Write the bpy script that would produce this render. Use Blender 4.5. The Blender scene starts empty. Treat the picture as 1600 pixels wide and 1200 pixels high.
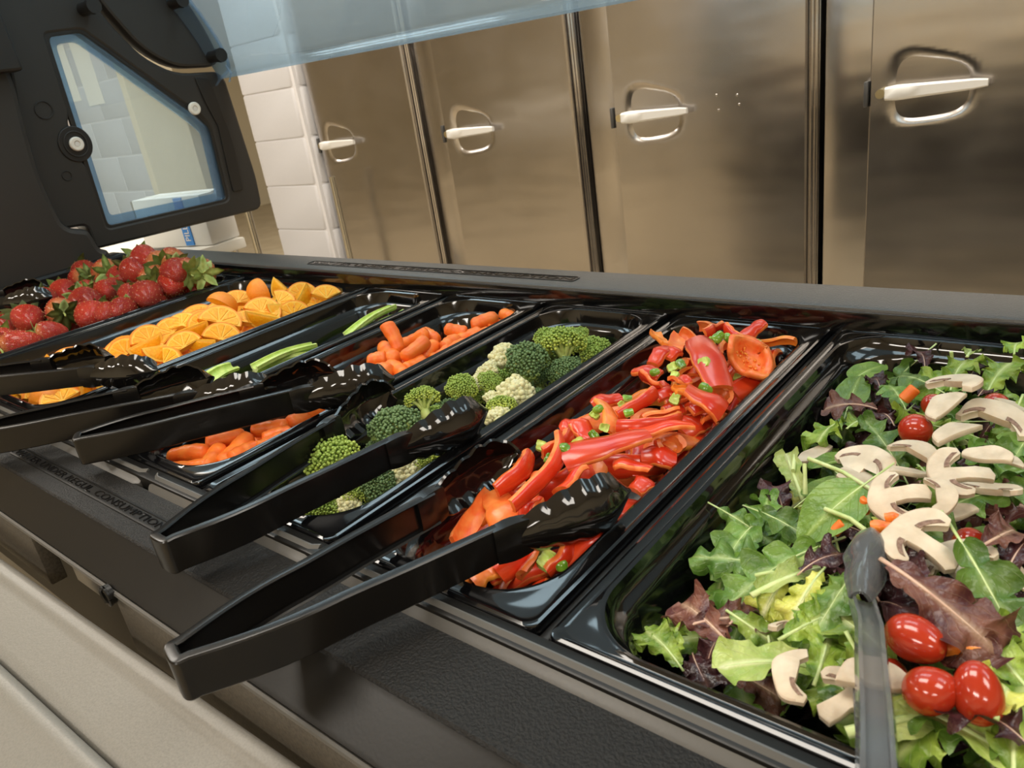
import bpy, bmesh, math, random
from mathutils import Vector, Matrix, Quaternion, Euler, noise
R = random.Random(7)
PI = math.pi
SC = bpy.context.scene
COL = SC.collection
# ------------------------------------------------------------ camera, world, lights, exposure
CAM_ROWS=[[0.772237, 0.619291, -0.141878], [0.138273, -0.381782, -0.913851], [-0.620106, 0.686091, -0.380457]]
CAM_F=1179.09
CAM_H=0.257
cam_data = bpy.data.cameras.new('camera')
cam = bpy.data.objects.new('camera', cam_data)
COL.objects.link(cam)
r0, r1, r2 = [Vector(r) for r in CAM_ROWS]
rot = Matrix((r0, -r1, -r2)).transposed()
cam.matrix_world = Matrix.Translation((0, 0, CAM_H)) @ rot.to_4x4()
cam_data.sensor_width = 36
cam_data.lens = CAM_F * 36 / 1600
cam_data.clip_start = .02
cam_data.dof.use_dof = True
cam_data.dof.focus_distance = .62
cam_data.dof.aperture_fstop = 22
SC.camera = cam
SC.view_settings.view_transform = 'Standard'
SC.view_settings.look = 'None'
SC.view_settings.gamma = 1
SC.view_settings.use_curve_mapping = False
SC.view_settings.exposure = 0.32
wd = bpy.data.worlds.new('world'); SC.world = wd; wd.use_nodes = True
wd.node_tree.nodes['Background'].inputs[0].default_value = (1, .95, .88, 1)
wd.node_tree.nodes['Background'].inputs[1].default_value = .12

CEIL = 1.85
FLOOR = -.9
LIGHTS = [(-2.6, .2, 20), (-.75, .25, 19), (1.4, .2, 18), (-2.6, 1.35, 20), (-.75, 1.35, 19), (1.2, 1.35, 18), (-2.6, -2.2, 34), (-.2, -2.2, 34), (2.2, -2.2, 30), (-5.2, .2, 34), (-4.6, 4.3, 55)]  # row between bar and refrigerators is added, to brighten the bar's back
def area_light(x, y, power, sx=1.15, sy=.56):
    l = bpy.data.lights.new('ceiling_lamp', 'AREA'); l.shape = 'RECTANGLE'; l.size = sx; l.size_y = sy
    l.energy = power; l.color = (1, .93, .83)
    o = bpy.data.objects.new('ceiling_lamp', l); o.location = (x, y, CEIL - .05); COL.objects.link(o)
for x, y, pw in LIGHTS: area_light(x, y, pw)

# ------------------------------------------------------------ helpers
def mat(name, color, rough=.5, metal=0, spec=.5, coat=0, coat_rough=.05, bump=None, var=None, trans=0, sheen=0, sss=0, ior=None, alpha=None):
    """bump=(scale,strength,distance[,detail]); var=(scale, color2, low, high)"""
    m = bpy.data.materials.new(name); m.use_nodes = True
    nt = m.node_tree; b = nt.nodes['Principled BSDF']
    b.inputs['Base Color'].default_value = (*color, 1)
    b.inputs['Roughness'].default_value = rough
    b.inputs['Metallic'].default_value = metal
    b.inputs['Specular IOR Level'].default_value = spec
    b.inputs['Coat Weight'].default_value = coat
    b.inputs['Coat Roughness'].default_value = coat_rough
    b.inputs['Transmission Weight'].default_value = trans
    if sss:
        b.inputs['Subsurface Weight'].default_value = sss
        b.inputs['Subsurface Radius'].default_value = (.006, .003, .0015)
        b.inputs['Subsurface Scale'].default_value = 1
    if ior: b.inputs['IOR'].default_value = ior
    tc = nt.nodes.new('ShaderNodeTexCoord')
    if var:
        n = nt.nodes.new('ShaderNodeTexNoise'); n.inputs['Scale'].default_value = var[0]; n.inputs['Detail'].default_value = 3
        nt.links.new(tc.outputs['Object'], n.inputs['Vector'])
        cr = nt.nodes.new('ShaderNodeValToRGB')
        cr.color_ramp.elements[0].position = var[2]; cr.color_ramp.elements[1].position = var[3]
        cr.color_ramp.elements[0].color = (*color, 1); cr.color_ramp.elements[1].color = (*var[1], 1)
        nt.links.new(n.outputs['Fac'], cr.inputs[0]); nt.links.new(cr.outputs[0], b.inputs['Base Color'])
    if bump:
        n = nt.nodes.new('ShaderNodeTexNoise'); n.inputs['Scale'].default_value = bump[0]
        n.inputs['Detail'].default_value = bump[3] if len(bump) > 3 else 2
        nt.links.new(tc.outputs['Object'], n.inputs['Vector'])
        bp = nt.nodes.new('ShaderNodeBump'); bp.inputs['Strength'].default_value = bump[1]; bp.inputs['Distance'].default_value = bump[2]
        nt.links.new(n.outputs['Fac'], bp.inputs['Height']); nt.links.new(bp.outputs[0], b.inputs['Normal'])
    return m

def mesh_of(name, bm, mats, smooth=True, angle=None):
    me = bpy.data.meshes.new(name)
    bmesh.ops.recalc_face_normals(bm, faces=bm.faces[:])
    bm.to_mesh(me); bm.free()
    for m in (mats if isinstance(mats, (list, tuple)) else [mats]): me.materials.append(m)
    if smooth:
        me.polygons.foreach_set('use_smooth', [True] * len(me.polygons))
        if angle: me.set_sharp_from_angle(angle=math.radians(angle))
    return me
def link(name, me, parent=None, loc=(0, 0, 0), rot=None):
    o = bpy.data.objects.new(name, me); COL.objects.link(o); o.location = loc
    if rot is not None:
        if isinstance(rot, Quaternion): o.rotation_mode = 'QUATERNION'; o.rotation_quaternion = rot
        else: o.rotation_euler = rot
    if parent: o.parent = parent
    return o
def obj(name, bm, mats, parent=None, loc=(0, 0, 0), rot=None, smooth=True, angle=40):
    return link(name, mesh_of(name, bm, mats, smooth, angle), parent, loc, rot)
def tag(o, label=None, cat=None, group=None, kind=None):
    if label: o['label'] = label
    if cat: o['category'] = cat
    if group: o['group'] = group
    if kind: o['kind'] = kind
    return o
def empty(name, label, cat, loc=(0, 0, 0), rot=None, group=None):
    o = link(name, None, None, loc, rot); o.empty_display_size = .02
    return tag(o, label, cat, group)
def add_box(bm, x0, y0, z0, x1, y1, z1, bev=0, mi=0):
    vs = [bm.verts.new(p) for p in ((x0,y0,z0),(x1,y0,z0),(x1,y1,z0),(x0,y1,z0),(x0,y0,z1),(x1,y0,z1),(x1,y1,z1),(x0,y1,z1))]
    fs = [bm.faces.new([vs[i] for i in q]) for q in ((3,2,1,0),(4,5,6,7),(0,1,5,4),(1,2,6,5),(2,3,7,6),(3,0,4,7))]
    for f in fs: f.material_index = mi
    if bev:
        es = list({e for f in fs for e in f.edges})
        bmesh.ops.bevel(bm, geom=es, offset=bev, segments=2, profile=.5, affect='EDGES')
def box(name, x0, y0, z0, x1, y1, z1, m, parent=None, bev=0):
    bm = bmesh.new(); add_box(bm, x0, y0, z0, x1, y1, z1, bev); return obj(name, bm, m, parent)
def add_loops(bm, loops, closed=True, cap0=False, cap1=False, mi=0):
    rows = [[bm.verts.new(p) for p in l] for l in loops]
    n = len(rows[0])
    for a, b in zip(rows, rows[1:]):
        for i in range(n if closed else n - 1):
            j = (i + 1) % n
            f = bm.faces.new((a[i], a[j], b[j], b[i])); f.material_index = mi
    if cap0: bm.faces.new(rows[0][::-1]).material_index = mi
    if cap1: bm.faces.new(rows[-1]).material_index = mi
    return rows
def tube_loops(pts, rads, n=8, flat=1):
    pts = [Vector(p) for p in pts]; L = []
    ref = Vector((0, 0, 1))
    for i, p in enumerate(pts):
        d = (pts[min(i + 1, len(pts) - 1)] - pts[max(i - 1, 0)]).normalized()
        if abs(d.dot(ref)) > .95: ref = Vector((1, 0, 0))
        a = d.cross(ref).normalized(); b = a.cross(d)
        r = rads[i] if isinstance(rads, (list, tuple)) else rads
        L.append([p + (a * math.cos(t) + b * math.sin(t) * flat) * r for t in [2 * PI * k / n for k in range(n)]])
    return L
def add_tube(bm, pts, rads, n=8, mi=0, flat=1): return add_loops(bm, tube_loops(pts, rads, n, flat), True, True, True, mi)
def add_cyl(bm, p, q, r, n=16, r2=None): add_tube(bm, [p, q], [r, r if r2 is None else r2], n)
def extrude_x(name, prof, x0, x1, m, parent=None, closed=True, angle=30):
    bm = bmesh.new()
    add_loops(bm, [[(x, y, z) for y, z in prof] for x in (x0, x1)], closed, closed, closed)
    return obj(name, bm, m, parent, angle=angle)
def poly_plate(name, outer, holes, th, bev, m, parent=None, M=None):
    """flat plate with holes in local XY, thickness along Z"""
    cu = bpy.data.curves.new(name, 'CURVE'); cu.dimensions = '2D'; cu.fill_mode = 'BOTH'
    for pl in [outer] + holes:
        s = cu.splines.new('POLY'); s.points.add(len(pl) - 1); s.use_cyclic_u = True
        for i, p in enumerate(pl): s.points[i].co = (p[0], p[1], 0, 1)
    cu.extrude = th / 2 - bev; cu.bevel_depth = bev; cu.bevel_resolution = 1; cu.offset = -bev
    t = bpy.data.objects.new('t', cu); COL.objects.link(t)
    dg = bpy.context.evaluated_depsgraph_get()
    me = bpy.data.meshes.new_from_object(t.evaluated_get(dg)); me.name = name
    bpy.data.objects.remove(t)
    me.materials.clear(); me.materials.append(m)
    if M: me.transform(M)
    me.polygons.foreach_set('use_smooth', [True] * len(me.polygons)); me.set_sharp_from_angle(angle=math.radians(35))
    return link(name, me, parent)
YZ = Matrix(((0, 0, 1, 0), (1, 0, 0, 0), (0, 1, 0, 0), (0, 0, 0, 1)))   # local (x,y,z) -> world (z, x, y)
def at_x(x): return Matrix.Translation((x, 0, 0)) @ YZ
def rounded(pts, rad, seg=4):
    out = []; n = len(pts)
    for i in range(n):
        p = Vector(pts[i]); a = Vector(pts[i - 1]); b = Vector(pts[(i + 1) % n])
        r = rad[i] if isinstance(rad, (list, tuple)) else rad
        da, db = (a - p), (b - p); ra = min(r, da.length * .45, db.length * .45)
        s = p + da.normalized() * ra; e = p + db.normalized() * ra
        for k in range(seg + 1):
            t = k / seg; out.append(tuple(s * (1 - t) ** 2 + p * 2 * t * (1 - t) + e * t * t))
    return out
def text_mesh(name, body, size, m, M, parent=None, ext=.0004, wid=None):
    cu = bpy.data.curves.new(name, 'FONT'); cu.body = body; cu.size = size; cu.extrude = ext; cu.resolution_u = 2
    cu.align_x = 'LEFT'
    t = bpy.data.objects.new('t', cu); COL.objects.link(t)
    dg = bpy.context.evaluated_depsgraph_get()
    me = bpy.data.meshes.new_from_object(t.evaluated_get(dg)); me.name = name; bpy.data.objects.remove(t)
    if wid:
        w = max(v.co.x for v in me.vertices); me.transform(Matrix.Diagonal((wid / w, 1, 1, 1)))
    me.transform(M); me.materials.clear(); me.materials.append(m)
    return link(name, me, parent)
RANK = {}      # (template) -> objects, ordinals are given at the end from left to right in the picture
def ranked(o, tmpl, cat, group=None):
    tag(o, tmpl, cat, group); RANK.setdefault(tmpl, []).append(o); return o

# ------------------------------------------------------------ materials
M = {}
M['deck'] = mat('textured_black_plastic', (.010, .0092, .0082), .5, spec=.2, bump=(620, .8, .0010, 3))
M['rail_top'] = mat('sheen_grey_grained_rail', (.060, .055, .049), .36, spec=.6, bump=(620, .6, .0008, 3))  # black rail plastic greyed in colour to imitate the grazing refrigerator reflection
M['smooth_black'] = mat('satin_black_plastic', (.009, .0085, .0078), .32, spec=.25, bump=(500, .08, .0004))
M['bevel'] = mat('sheen_grey_edge', (.085, .082, .076), .34, bump=(700, .2, .0003))  # grey base stands in for ceiling light reflected along the edges
M['gloss'] = mat('glossy_black_pan', (.003, .003, .0034), .09, spec=.75, bump=(60, .05, .001))
M['tong'] = mat('black_tong_plastic', (.006, .0054, .005), .24, spec=.4, bump=(300, .05, .0004))
M['scoop'] = mat('black_scoop_plastic', (.007, .0063, .006), .08, spec=.7)
M['panelblk'] = mat('matte_black_moulding', (.022, .020, .0175), .5, bump=(600, .15, .0005))
M['panelblk2'] = mat('dark_black_moulding', (.012, .011, .010), .45)
M['beige'] = mat('speckled_beige_plastic', (.205, .195, .172), .42, bump=(650, .25, .0006, 3), var=(700, (.175, .167, .148), .4, .7))
M['tan'] = mat('brown_grey_plastic', (.09, .078, .06), .5, bump=(600, .3, .0005), var=(400, (.055, .047, .037), .4, .65))
M['white'] = mat('white_plastic', (.8, .76, .68), .4)
M['handle'] = mat('cast_handle_metal', (.80, .79, .76), .38, metal=.3)
M['brass'] = mat('lock_brass', (.75, .65, .4), .3, metal=1)
M['dark'] = mat('dark_void', (.01, .009, .008), .7)
M['block'] = mat('white_painted_block', (.57, .565, .58), .45, bump=(90, .25, .002, 4))
M['mortar'] = mat('painted_mortar', (.68, .67, .68), .6)
M['cream'] = mat('cream_wall_paint', (.72, .64, .47), .6, bump=(40, .1, .002))
M['floor'] = mat('tan_floor_tile', (.50, .42, .29), .35, var=(6, (.44, .36, .24), .4, .6))
M['ceil'] = mat('ceiling_tile', (.75, .70, .60), .9)
M['rack'] = mat('dark_steel_rack', (.10, .10, .10), .4, metal=.6)
M['chrome'] = mat('chrome_pole', (.6, .58, .52), .25, metal=1)
M['blue'] = mat('blue_label_print', (.03, .22, .62), .4)
M['carton'] = mat('white_carton', (.72, .71, .68), .6)
M['paperw'] = mat('white_table_laminate', (.85, .82, .74), .35)

def steel():
    m = mat('brushed_stainless_steel', (.55, .52, .495), .24, metal=1)
    nt = m.node_tree; b = nt.nodes['Principled BSDF']
    tc = nt.nodes.new('ShaderNodeTexCoord')
    mp = nt.nodes.new('ShaderNodeMapping'); mp.inputs['Scale'].default_value = (1.3, 1.3, 4)
    n1 = nt.nodes.new('ShaderNodeTexNoise'); n1.inputs['Scale'].default_value = 1.3; n1.inputs['Detail'].default_value = 2
    nt.links.new(tc.outputs['Object'], mp.inputs[0]); nt.links.new(mp.outputs[0], n1.inputs['Vector'])
    bp = nt.nodes.new('ShaderNodeBump'); bp.inputs['Strength'].default_value = .2; bp.inputs['Distance'].default_value = .03
    nt.links.new(n1.outputs['Fac'], bp.inputs['Height'])
    mp2 = nt.nodes.new('ShaderNodeMapping'); mp2.inputs['Scale'].default_value = (2, 2, 500)
    n2 = nt.nodes.new('ShaderNodeTexNoise'); n2.inputs['Scale'].default_value = 1; n2.inputs['Detail'].default_value = 2
    nt.links.new(tc.outputs['Object'], mp2.inputs[0]); nt.links.new(mp2.outputs[0], n2.inputs['Vector'])
    bp2 = nt.nodes.new('ShaderNodeBump'); bp2.inputs['Strength'].default_value = .02; bp2.inputs['Distance'].default_value = .001
    nt.links.new(n2.outputs['Fac'], bp2.inputs['Height']); nt.links.new(bp.outputs[0], bp2.inputs['Normal'])
    nt.links.new(bp2.outputs[0], b.inputs['Normal'])
    n3 = nt.nodes.new('ShaderNodeTexNoise'); n3.inputs['Scale'].default_value = 5; n3.inputs['Detail'].default_value = 5
    nt.links.new(tc.outputs['Object'], n3.inputs['Vector'])
    mr = nt.nodes.new('ShaderNodeMapRange'); mr.inputs[1].default_value = .3; mr.inputs[2].default_value = .75
    mr.inputs[3].default_value = .20; mr.inputs[4].default_value = .28
    nt.links.new(n3.outputs['Fac'], mr.inputs[0]); nt.links.new(mr.outputs[0], b.inputs['Roughness'])
    return m
M['steel'] = steel()

def tinted(name, col, haze=.06, rough=.02):
    m = bpy.data.materials.new(name); m.use_nodes = True; nt = m.node_tree; nt.nodes.clear()
    out = nt.nodes.new('ShaderNodeOutputMaterial'); tr = nt.nodes.new('ShaderNodeBsdfTransparent'); tr.inputs[0].default_value = (*col, 1)
    gl = nt.nodes.new('ShaderNodeBsdfGlossy'); gl.inputs['Roughness'].default_value = rough
    df = nt.nodes.new('ShaderNodeBsdfTranslucent'); df.inputs[0].default_value = (.62, .74, .85, 1)
    d2 = nt.nodes.new('ShaderNodeBsdfDiffuse'); d2.inputs[0].default_value = (.62, .74, .85, 1)
    mh = nt.nodes.new('ShaderNodeMixShader'); mh.inputs[0].default_value = .5
    nt.links.new(df.outputs[0], mh.inputs[1]); nt.links.new(d2.outputs[0], mh.inputs[2])
    m1 = nt.nodes.new('ShaderNodeMixShader'); m1.inputs[0].default_value = haze
    nt.links.new(tr.outputs[0], m1.inputs[1]); nt.links.new(mh.outputs[0], m1.inputs[2])
    fr = nt.nodes.new('ShaderNodeLayerWeight'); fr.inputs[0].default_value = .5
    fp = nt.nodes.new('ShaderNodeMath'); fp.operation = 'POWER'; fp.inputs[1].default_value = 4; nt.links.new(fr.outputs['Facing'], fp.inputs[0])
    fm = nt.nodes.new('ShaderNodeMath'); fm.operation = 'MULTIPLY_ADD'; fm.inputs[1].default_value = .8; fm.inputs[2].default_value = .04; nt.links.new(fp.outputs[0], fm.inputs[0])
    m2 = nt.nodes.new('ShaderNodeMixShader'); nt.links.new(fm.outputs[0], m2.inputs[0])
    nt.links.new(m1.outputs[0], m2.inputs[1]); nt.links.new(gl.outputs[0], m2.inputs[2]); nt.links.new(m2.outputs[0], out.inputs[0])
    return m
M['guard'] = tinted('blue_tinted_acrylic', (.74, .88, .98), .30)
M['guard_edge'] = tinted('deep_blue_acrylic', (.50, .64, .78), .12)
M['pane'] = tinted('blue_tinted_window_acrylic', (.84, .93, .98), .14)
M['smoke'] = mat('smoky_clear_plastic', (.30, .31, .32), .06, trans=.75, ior=1.3, spec=.8)

# ------------------------------------------------------------ room
def struct(o): o['kind'] = 'structure'; return o
struct(box('floor', -9, -4.2, FLOOR - .1, 4, 7, FLOOR, M['floor']))
struct(box('ceiling', -9, -4.2, CEIL, 4, 7, CEIL + .1, M['ceil']))
struct(box('wall_front', -9, -4.3, FLOOR, 4, -4.2, CEIL, M['cream']))
struct(box('wall_right', 4, -4.2, FLOOR, 4.1, 7, CEIL, M['cream']))
struct(box('wall_left', -9.1, -4.2, FLOOR, -9, 7, CEIL, M['cream']))
struct(box('wall_kitchen', -9, 7, FLOOR, 4, 7.1, CEIL, M['cream']))
for x, y, pw in LIGHTS:
    t = empty('ceiling_light', 'unseen rectangular ceiling light panel in the assumed and added rows', 'light', (x, y, CEIL), group='ceiling light panels')
    bm = bmesh.new()
    for a in ((-.62, -.32, .62, -.29), (-.62, .29, .62, .32), (-.62, -.29, -.59, .29), (.59, -.29, .62, .29)):
        add_box(bm, a[0], a[1], -.03, a[2], a[3], 0)
    obj('frame', bm, M['white'], t)
    bm = bmesh.new(); add_box(bm, -.59, -.29, -.01, .59, .29, 0); obj('diffuser', bm, M['white'], t)

def block_wall(name, x0, x1, y, depth, bull, zs, ztop):
    w = struct(box(name, x0 + .004, y + .003, FLOOR, x1 - .012, y + depth, ztop, M['mortar']))
    course = .2; z = .32 - 6 * course - .2; row = 0
    while z < ztop - .02:
        z1 = min(z + course, ztop); zz = max(z, FLOOR)
        x = x0 - (0 if row % 2 else .2)
        while x < x1 - .01:
            a, b = max(x, x0), min(x + .4, x1)
            if b - a > .03 and z1 - zz > .03:
                bm = bmesh.new(); lastc = b > x1 - .001
                add_box(bm, a + .003, y, zz + .004, b - .003, y + depth + .002, z1 - .004, .004)
                o = obj('block', bm, M['block'], w)
            x += .4
        z += course; row += 1
    return w
# pillar beside the refrigerators : one block wide
PY = 2.06
pil = struct(box('wall_pillar', -3.195, PY + .004, FLOOR, -2.806, PY + .5, CEIL, M['mortar']))
z = .32 - .2 * 6
while z < CEIL - .02:
    bm = bmesh.new()
    prof = rounded([(-3.2, PY), (-2.80, PY), (-2.80, PY + .52), (-3.2, PY + .52)], [.004, .045, .004, .004], 5)
    za, zb = max(z, FLOOR) + .004, min(z + .2, CEIL) - .004
    add_loops(bm, [[(a, b, q) for a, b in prof] for q in (za, zb)], True, True, True)
    bmesh.ops.bevel(bm, geom=[e for e in bm.edges if abs(e.verts[0].co.z - e.verts[1].co.z) < 1e-6], offset=.004, segments=1, affect='EDGES')
    obj('block', bm, M['block'], pil)
    z += .2
block_wall('wall_back', -5.9, -4.28, 2.1, .2, False, None, CEIL)
struct(box('trim_1', -4.30, 2.06, FLOOR, -4.24, 2.34, CEIL, M['cream']))

# notices taped to the block wall, seen through the blue window
for k, (x, z, w, h) in enumerate(((-4.98, .60, .16, .30), (-4.72, .58, .20, .34))):
    bm = bmesh.new(); add_box(bm, x - w / 2, 2.0975, z - h / 2, x + w / 2, 2.0992, z + h / 2)
    o = tag(obj('paper_notice', bm, M['paperw']), ('narrow white paper notice taped to the block wall, left of a wider one', 'wider white paper notice taped to the block wall beside a narrow one')[k], 'notice')
    bm = bmesh.new(); add_box(bm, x - .02, 2.0972, z + h / 2 - .02, x + .02, 2.0975, z + h / 2 + .01); obj('tape', bm, M['white'], o)
# kitchen beyond the opening
sh = empty('shelf_rack', 'dark metal shelf rack seen through the doorway behind the block pillar', 'rack', (-5.2, 5.2, FLOOR))
for dx in (-.55, .55):
    for dy in (-.22, .22):
        bm = bmesh.new(); add_cyl(bm, (dx, dy, 0), (dx, dy, 1.75), .015); obj('post', bm, M['rack'], sh)
for k, zz in enumerate((.25, .7, 1.15, 1.6)):
    bm = bmesh.new(); add_box(bm, -.57, -.24, zz, .57, .24, zz + .03, .004); obj('shelf', bm, M['rack'], sh)
for k, (dx, zz, w, h, m_) in enumerate(((-.3, .28, .3, .25, 'carton'), (.2, .28, .35, .2, 'rack'), (-.2, .73, .5, .22, 'rack'), (.3, .73, .2, .28, 'carton'), (-.1, 1.18, .6, .2, 'white'))):
    bm = bmesh.new(); add_box(bm, -w / 2, -.18, 0, w / 2, .18, h, .01); add_box(bm, -w / 2 - .01, -.19, h, w / 2 + .01, .19, h + .02, .004)
    tag(obj('storage_tub', bm, M[m_], None, (-5.2 + dx, 5.2, FLOOR + zz + .002)), 'storage tub standing on the dark rack beyond the doorway', 'tub', 'tubs on the far rack')
ob = empty('wall_cabinet', 'pale metal wall cabinet high on the kitchen wall beyond the doorway', 'cabinet', (-5.5, 6.8, .55))
bm = bmesh.new(); add_box(bm, -.5, -.18, 0, .5, .19, .8, .01); obj('body', bm, M['white'], ob)
for s in (-1, 1):
    bm = bmesh.new(); add_box(bm, -.245 + s * .25, -.2, .02, .245 + s * .25, -.18, .78, .005); d = obj('door', bm, M['white'], ob)
    bm = bmesh.new(); add_cyl(bm, (s * .04, -.22, .1), (s * .04, -.22, .25), .008); obj('door_handle', bm, M['chrome'], d)
# thin chrome pole of a cart
ct = empty('utility_cart', 'utility cart with thin chrome legs standing left of the block pillar', 'cart', (-2.62, 1.58, FLOOR))
for dx, dy in ((0, 0), (-.9, 0), (0, .42), (-.9, .42)):
    bm = bmesh.new(); add_cyl(bm, (dx, dy, .08), (dx, dy, .86), .013); obj('leg', bm, M['chrome'], ct)
    bm = bmesh.new(); add_cyl(bm, (dx - .012, dy, .04), (dx + .012, dy, .04), .04, 16); obj('caster', bm, M['dark'], ct)
for zz in (.12, ):
    bm = bmesh.new(); add_box(bm, -.93, -.03, zz, .03, .45, zz + .03, .006); obj('shelf', bm, M['rack'], ct)
# side table with white top, carton with blue label
tb = empty('side_table', 'white topped side table at the far end of the salad bar', 'table', (-2.3, .95, FLOOR))
bm = bmesh.new(); add_box(bm, -.62, -.42, .86, .65, .02, .885, .004); obj('tabletop', bm, M['paperw'], tb)
for dx, dy in ((-.55, -.36), (.52, -.36), (-.55, -.03), (.52, -.03)):
    bm = bmesh.new(); add_box(bm, dx - .02, dy - .02, 0, dx + .02, dy + .02, .86, .003); obj('leg', bm, M['chrome'], tb)
cb = empty('carton', 'white carton with a blue printed band standing behind the end panel', 'box', (-1.725, .93, FLOOR + .886), (0, 0, .25))
bm = bmesh.new(); add_box(bm, -.16, -.06, 0, .06, .03, .115, .003); obj('body', bm, M['carton'], cb)
bm = bmesh.new(); add_box(bm, -.020, -.063, .003, .006, -.0598, .112); bb = obj('label', bm, M['blue'], cb)
text_mesh('lettering', 'PILLOW', .022, M['white'], Matrix.Translation((0, -.0635, .012)) @ Matrix.Rotation(PI / 2, 4, 'X') @ Matrix.Rotation(PI / 2, 4, 'Z'), bb, .0002)
bm = bmesh.new(); add_box(bm, -.16, -.02, .115, .06, -.01, .1158); obj('tape', bm, M['paperw'], cb)

# ------------------------------------------------------------ refrigerators
FY = 2.12
def door_mesh(w, h, zc):
    """door face with a pressed-in finger pocket, x 0..w, z 0..h, front at y=0"""
    xs = [0, .004] + [i * .012 for i in range(1, 22)] + [.30, .4, .55, w - .004, w]
    zs = [0, .004, .2, .4, .6, zc - .13] + [zc - .11 + i * .0085 for i in range(27)] + [zc + .14, zc + .3, zc + .45, h - .004, h]
    bm = bmesh.new(); G = []
    for z in zs:
        row = []
        for x in xs:
            u = (x - .137) / .088; v = (z - zc) / ((.074 - .28 * (x - .137)) if z > zc else (.070 - .10 * (x - .137)))
            rr = (abs(u) ** 3.6 + abs(v) ** 3.6) ** (1 / 3.6)
            t = max(0, min(1, (1.06 - rr) / .72)); d = .030 * (t * .75 + .25 * t * t * (3 - 2 * t))
            if x in (0, w) or z in (0, h): d = .006
            row.append(bm.verts.new((x, d, z)))
        G.append(row)
    for a, b in zip(G, G[1:]):
        for i in range(len(a) - 1): bm.faces.new((a[i], a[i + 1], b[i + 1], b[i]))
    # sides
    add_box(bm, 0.001, .006, .001, w - .001, .05, h - .001)
    return bm
frx = [-2.805, -2.165, -1.438, -.703, .03]
names = ['leftmost stainless refrigerator beside the white block pillar', 'second stainless refrigerator from the block pillar', 'stainless refrigerator with two small dents right of its handle', 'rightmost stainless refrigerator in view with bright handle over pocket', 'stainless refrigerator beyond the right picture edge']
for i, x0 in enumerate(frx):
    x1 = frx[i + 1] if i < 4 else x0 + .733
    t = empty('refrigerator', names[i], 'refrigerator', (x0, FY, FLOOR), group='row of stainless refrigerators')
    W = x1 - x0; H = 2.05
    bm = bmesh.new(); add_box(bm, .006, .03, .1, W - .006, .8, H, .004); obj('cabinet_body', bm, M['steel'], t)
    bm = bmesh.new(); add_box(bm, .02, .08, 0, W - .02, .75, .1); obj('kick_base', bm, M['dark'], t)
    fr = .02 if i == 0 else .125
    bm = bmesh.new(); add_box(bm, .012, .012, .1, fr + .008, .03, H, .003); obj('frame_strip', bm, M['steel'], t)
    bm = bmesh.new()
    for a in (-.006, .004):
        add_tube(bm, [(W + a - .012, .004, .1), (W + a - .012, .004, H)], .0055, 8)
    obj('mullion_trim', bm, M['steel'], t)
    zc = .257 - .0858 * 2.1 - FLOOR - .12
    dr = obj('door', door_mesh(W - fr - .028, H - .14, zc), M['steel'], t, (fr + .004, -.02, .12), angle=30)
    bm = bmesh.new()                       # tapered cast handle
    L = []
    for s in range(9):
        u = s / 8; x = .045 + u * .212; hh = .0185 - .0080 * u; dp = .018 - .006 * u
        if s == 0: hh *= .8
        if s == 8: hh *= .75
        yc = -.030 + .004 * u
        L.append([(x, yc + dp * .5 * cy, zc + .004 * u + hh * cz) for cy, cz in ((-1, -.7), (-1, .7), (-.5, 1), (.6, 1), (1, .6), (1, -.6), (.6, -1), (-.5, -1))])
    add_loops(bm, L, True, True, True)
    obj('handle', bm, M['handle'], dr)
    bm = bmesh.new(); add_cyl(bm, (.032, -.028, zc), (.032, 0, zc), .011, 20); add_box(bm, .05, -.028, zc - .012, .07, .002, zc + .012, .003); obj('lock', bm, M['brass'], dr)
    bm = bmesh.new(); add_box(bm, -.012, -.006, zc - .03, -.002, .03, zc + .03, .002); obj('latch', bm, M['rack'], dr)
    if i == 2:
        bm = bmesh.new()
        for dx, dz in ((.335, .035), (.395, .03), (.34, -.005), (.40, .005)):
            bmesh.ops.create_uvsphere(bm, u_segments=10, v_segments=6, radius=.004, matrix=Matrix.Translation((dx, .001, zc + dz)) @ Matrix.Diagonal((1, .5, 1, 1)))
        obj('rivet', bm, M['steel'], dr)

# ------------------------------------------------------------ salad bar body
BX0, BX1 = -1.60, .62
bar = empty('salad_bar', 'black and beige buffet salad bar holding the row of food pans', 'salad bar', (-.5, .45, FLOOR))
def bpart(o): o.parent = bar; o.matrix_parent_inverse = Matrix.Translation((.5, -.45, -FLOOR)); return o
ZD = -.006
bpart(extrude_x('front_deck', [(.199, ZD), (.157, ZD), (.1545, ZD - .0015), (.135, -.024), (.132, -.029), (.132, -.034), (.146, -.034), (.2, -.034)], BX0, BX1, M['deck'], angle=20))
bpart(extrude_x('front_slope', [(.1548, ZD - .0006), (.1525, ZD - .0030), (.1335, -.0245), (.1315, -.0265), (.1325, -.030), (.156, -.010)], BX0, BX1, M['smooth_black']))
bm = bmesh.new(); add_tube(bm, [(BX0, .1312, -.0305), (BX1, .1312, -.0305)], .0022, 8); bpart(obj('bead_trim', bm, M['bevel']))
bm = bmesh.new()
for k in range(13):
    a = 2 * PI * k / 12
bmesh.ops.create_cone(bm, segments=20, radius1=.0075, radius2=.0075, depth=.003, cap_ends=True, matrix=Matrix.Translation((-.513, .129, -.032)) @ Matrix.Rotation(PI / 2, 4, 'X'))
add_tube(bm, [Vector((-.513, .1265, -.032)) + Vector((math.cos(a), 0, math.sin(a))) * .0065 for a in [2 * PI * k / 16 for k in range(17)]], .0016, 6)
bpart(obj('latch_ring', bm, M['smooth_black']))
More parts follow.
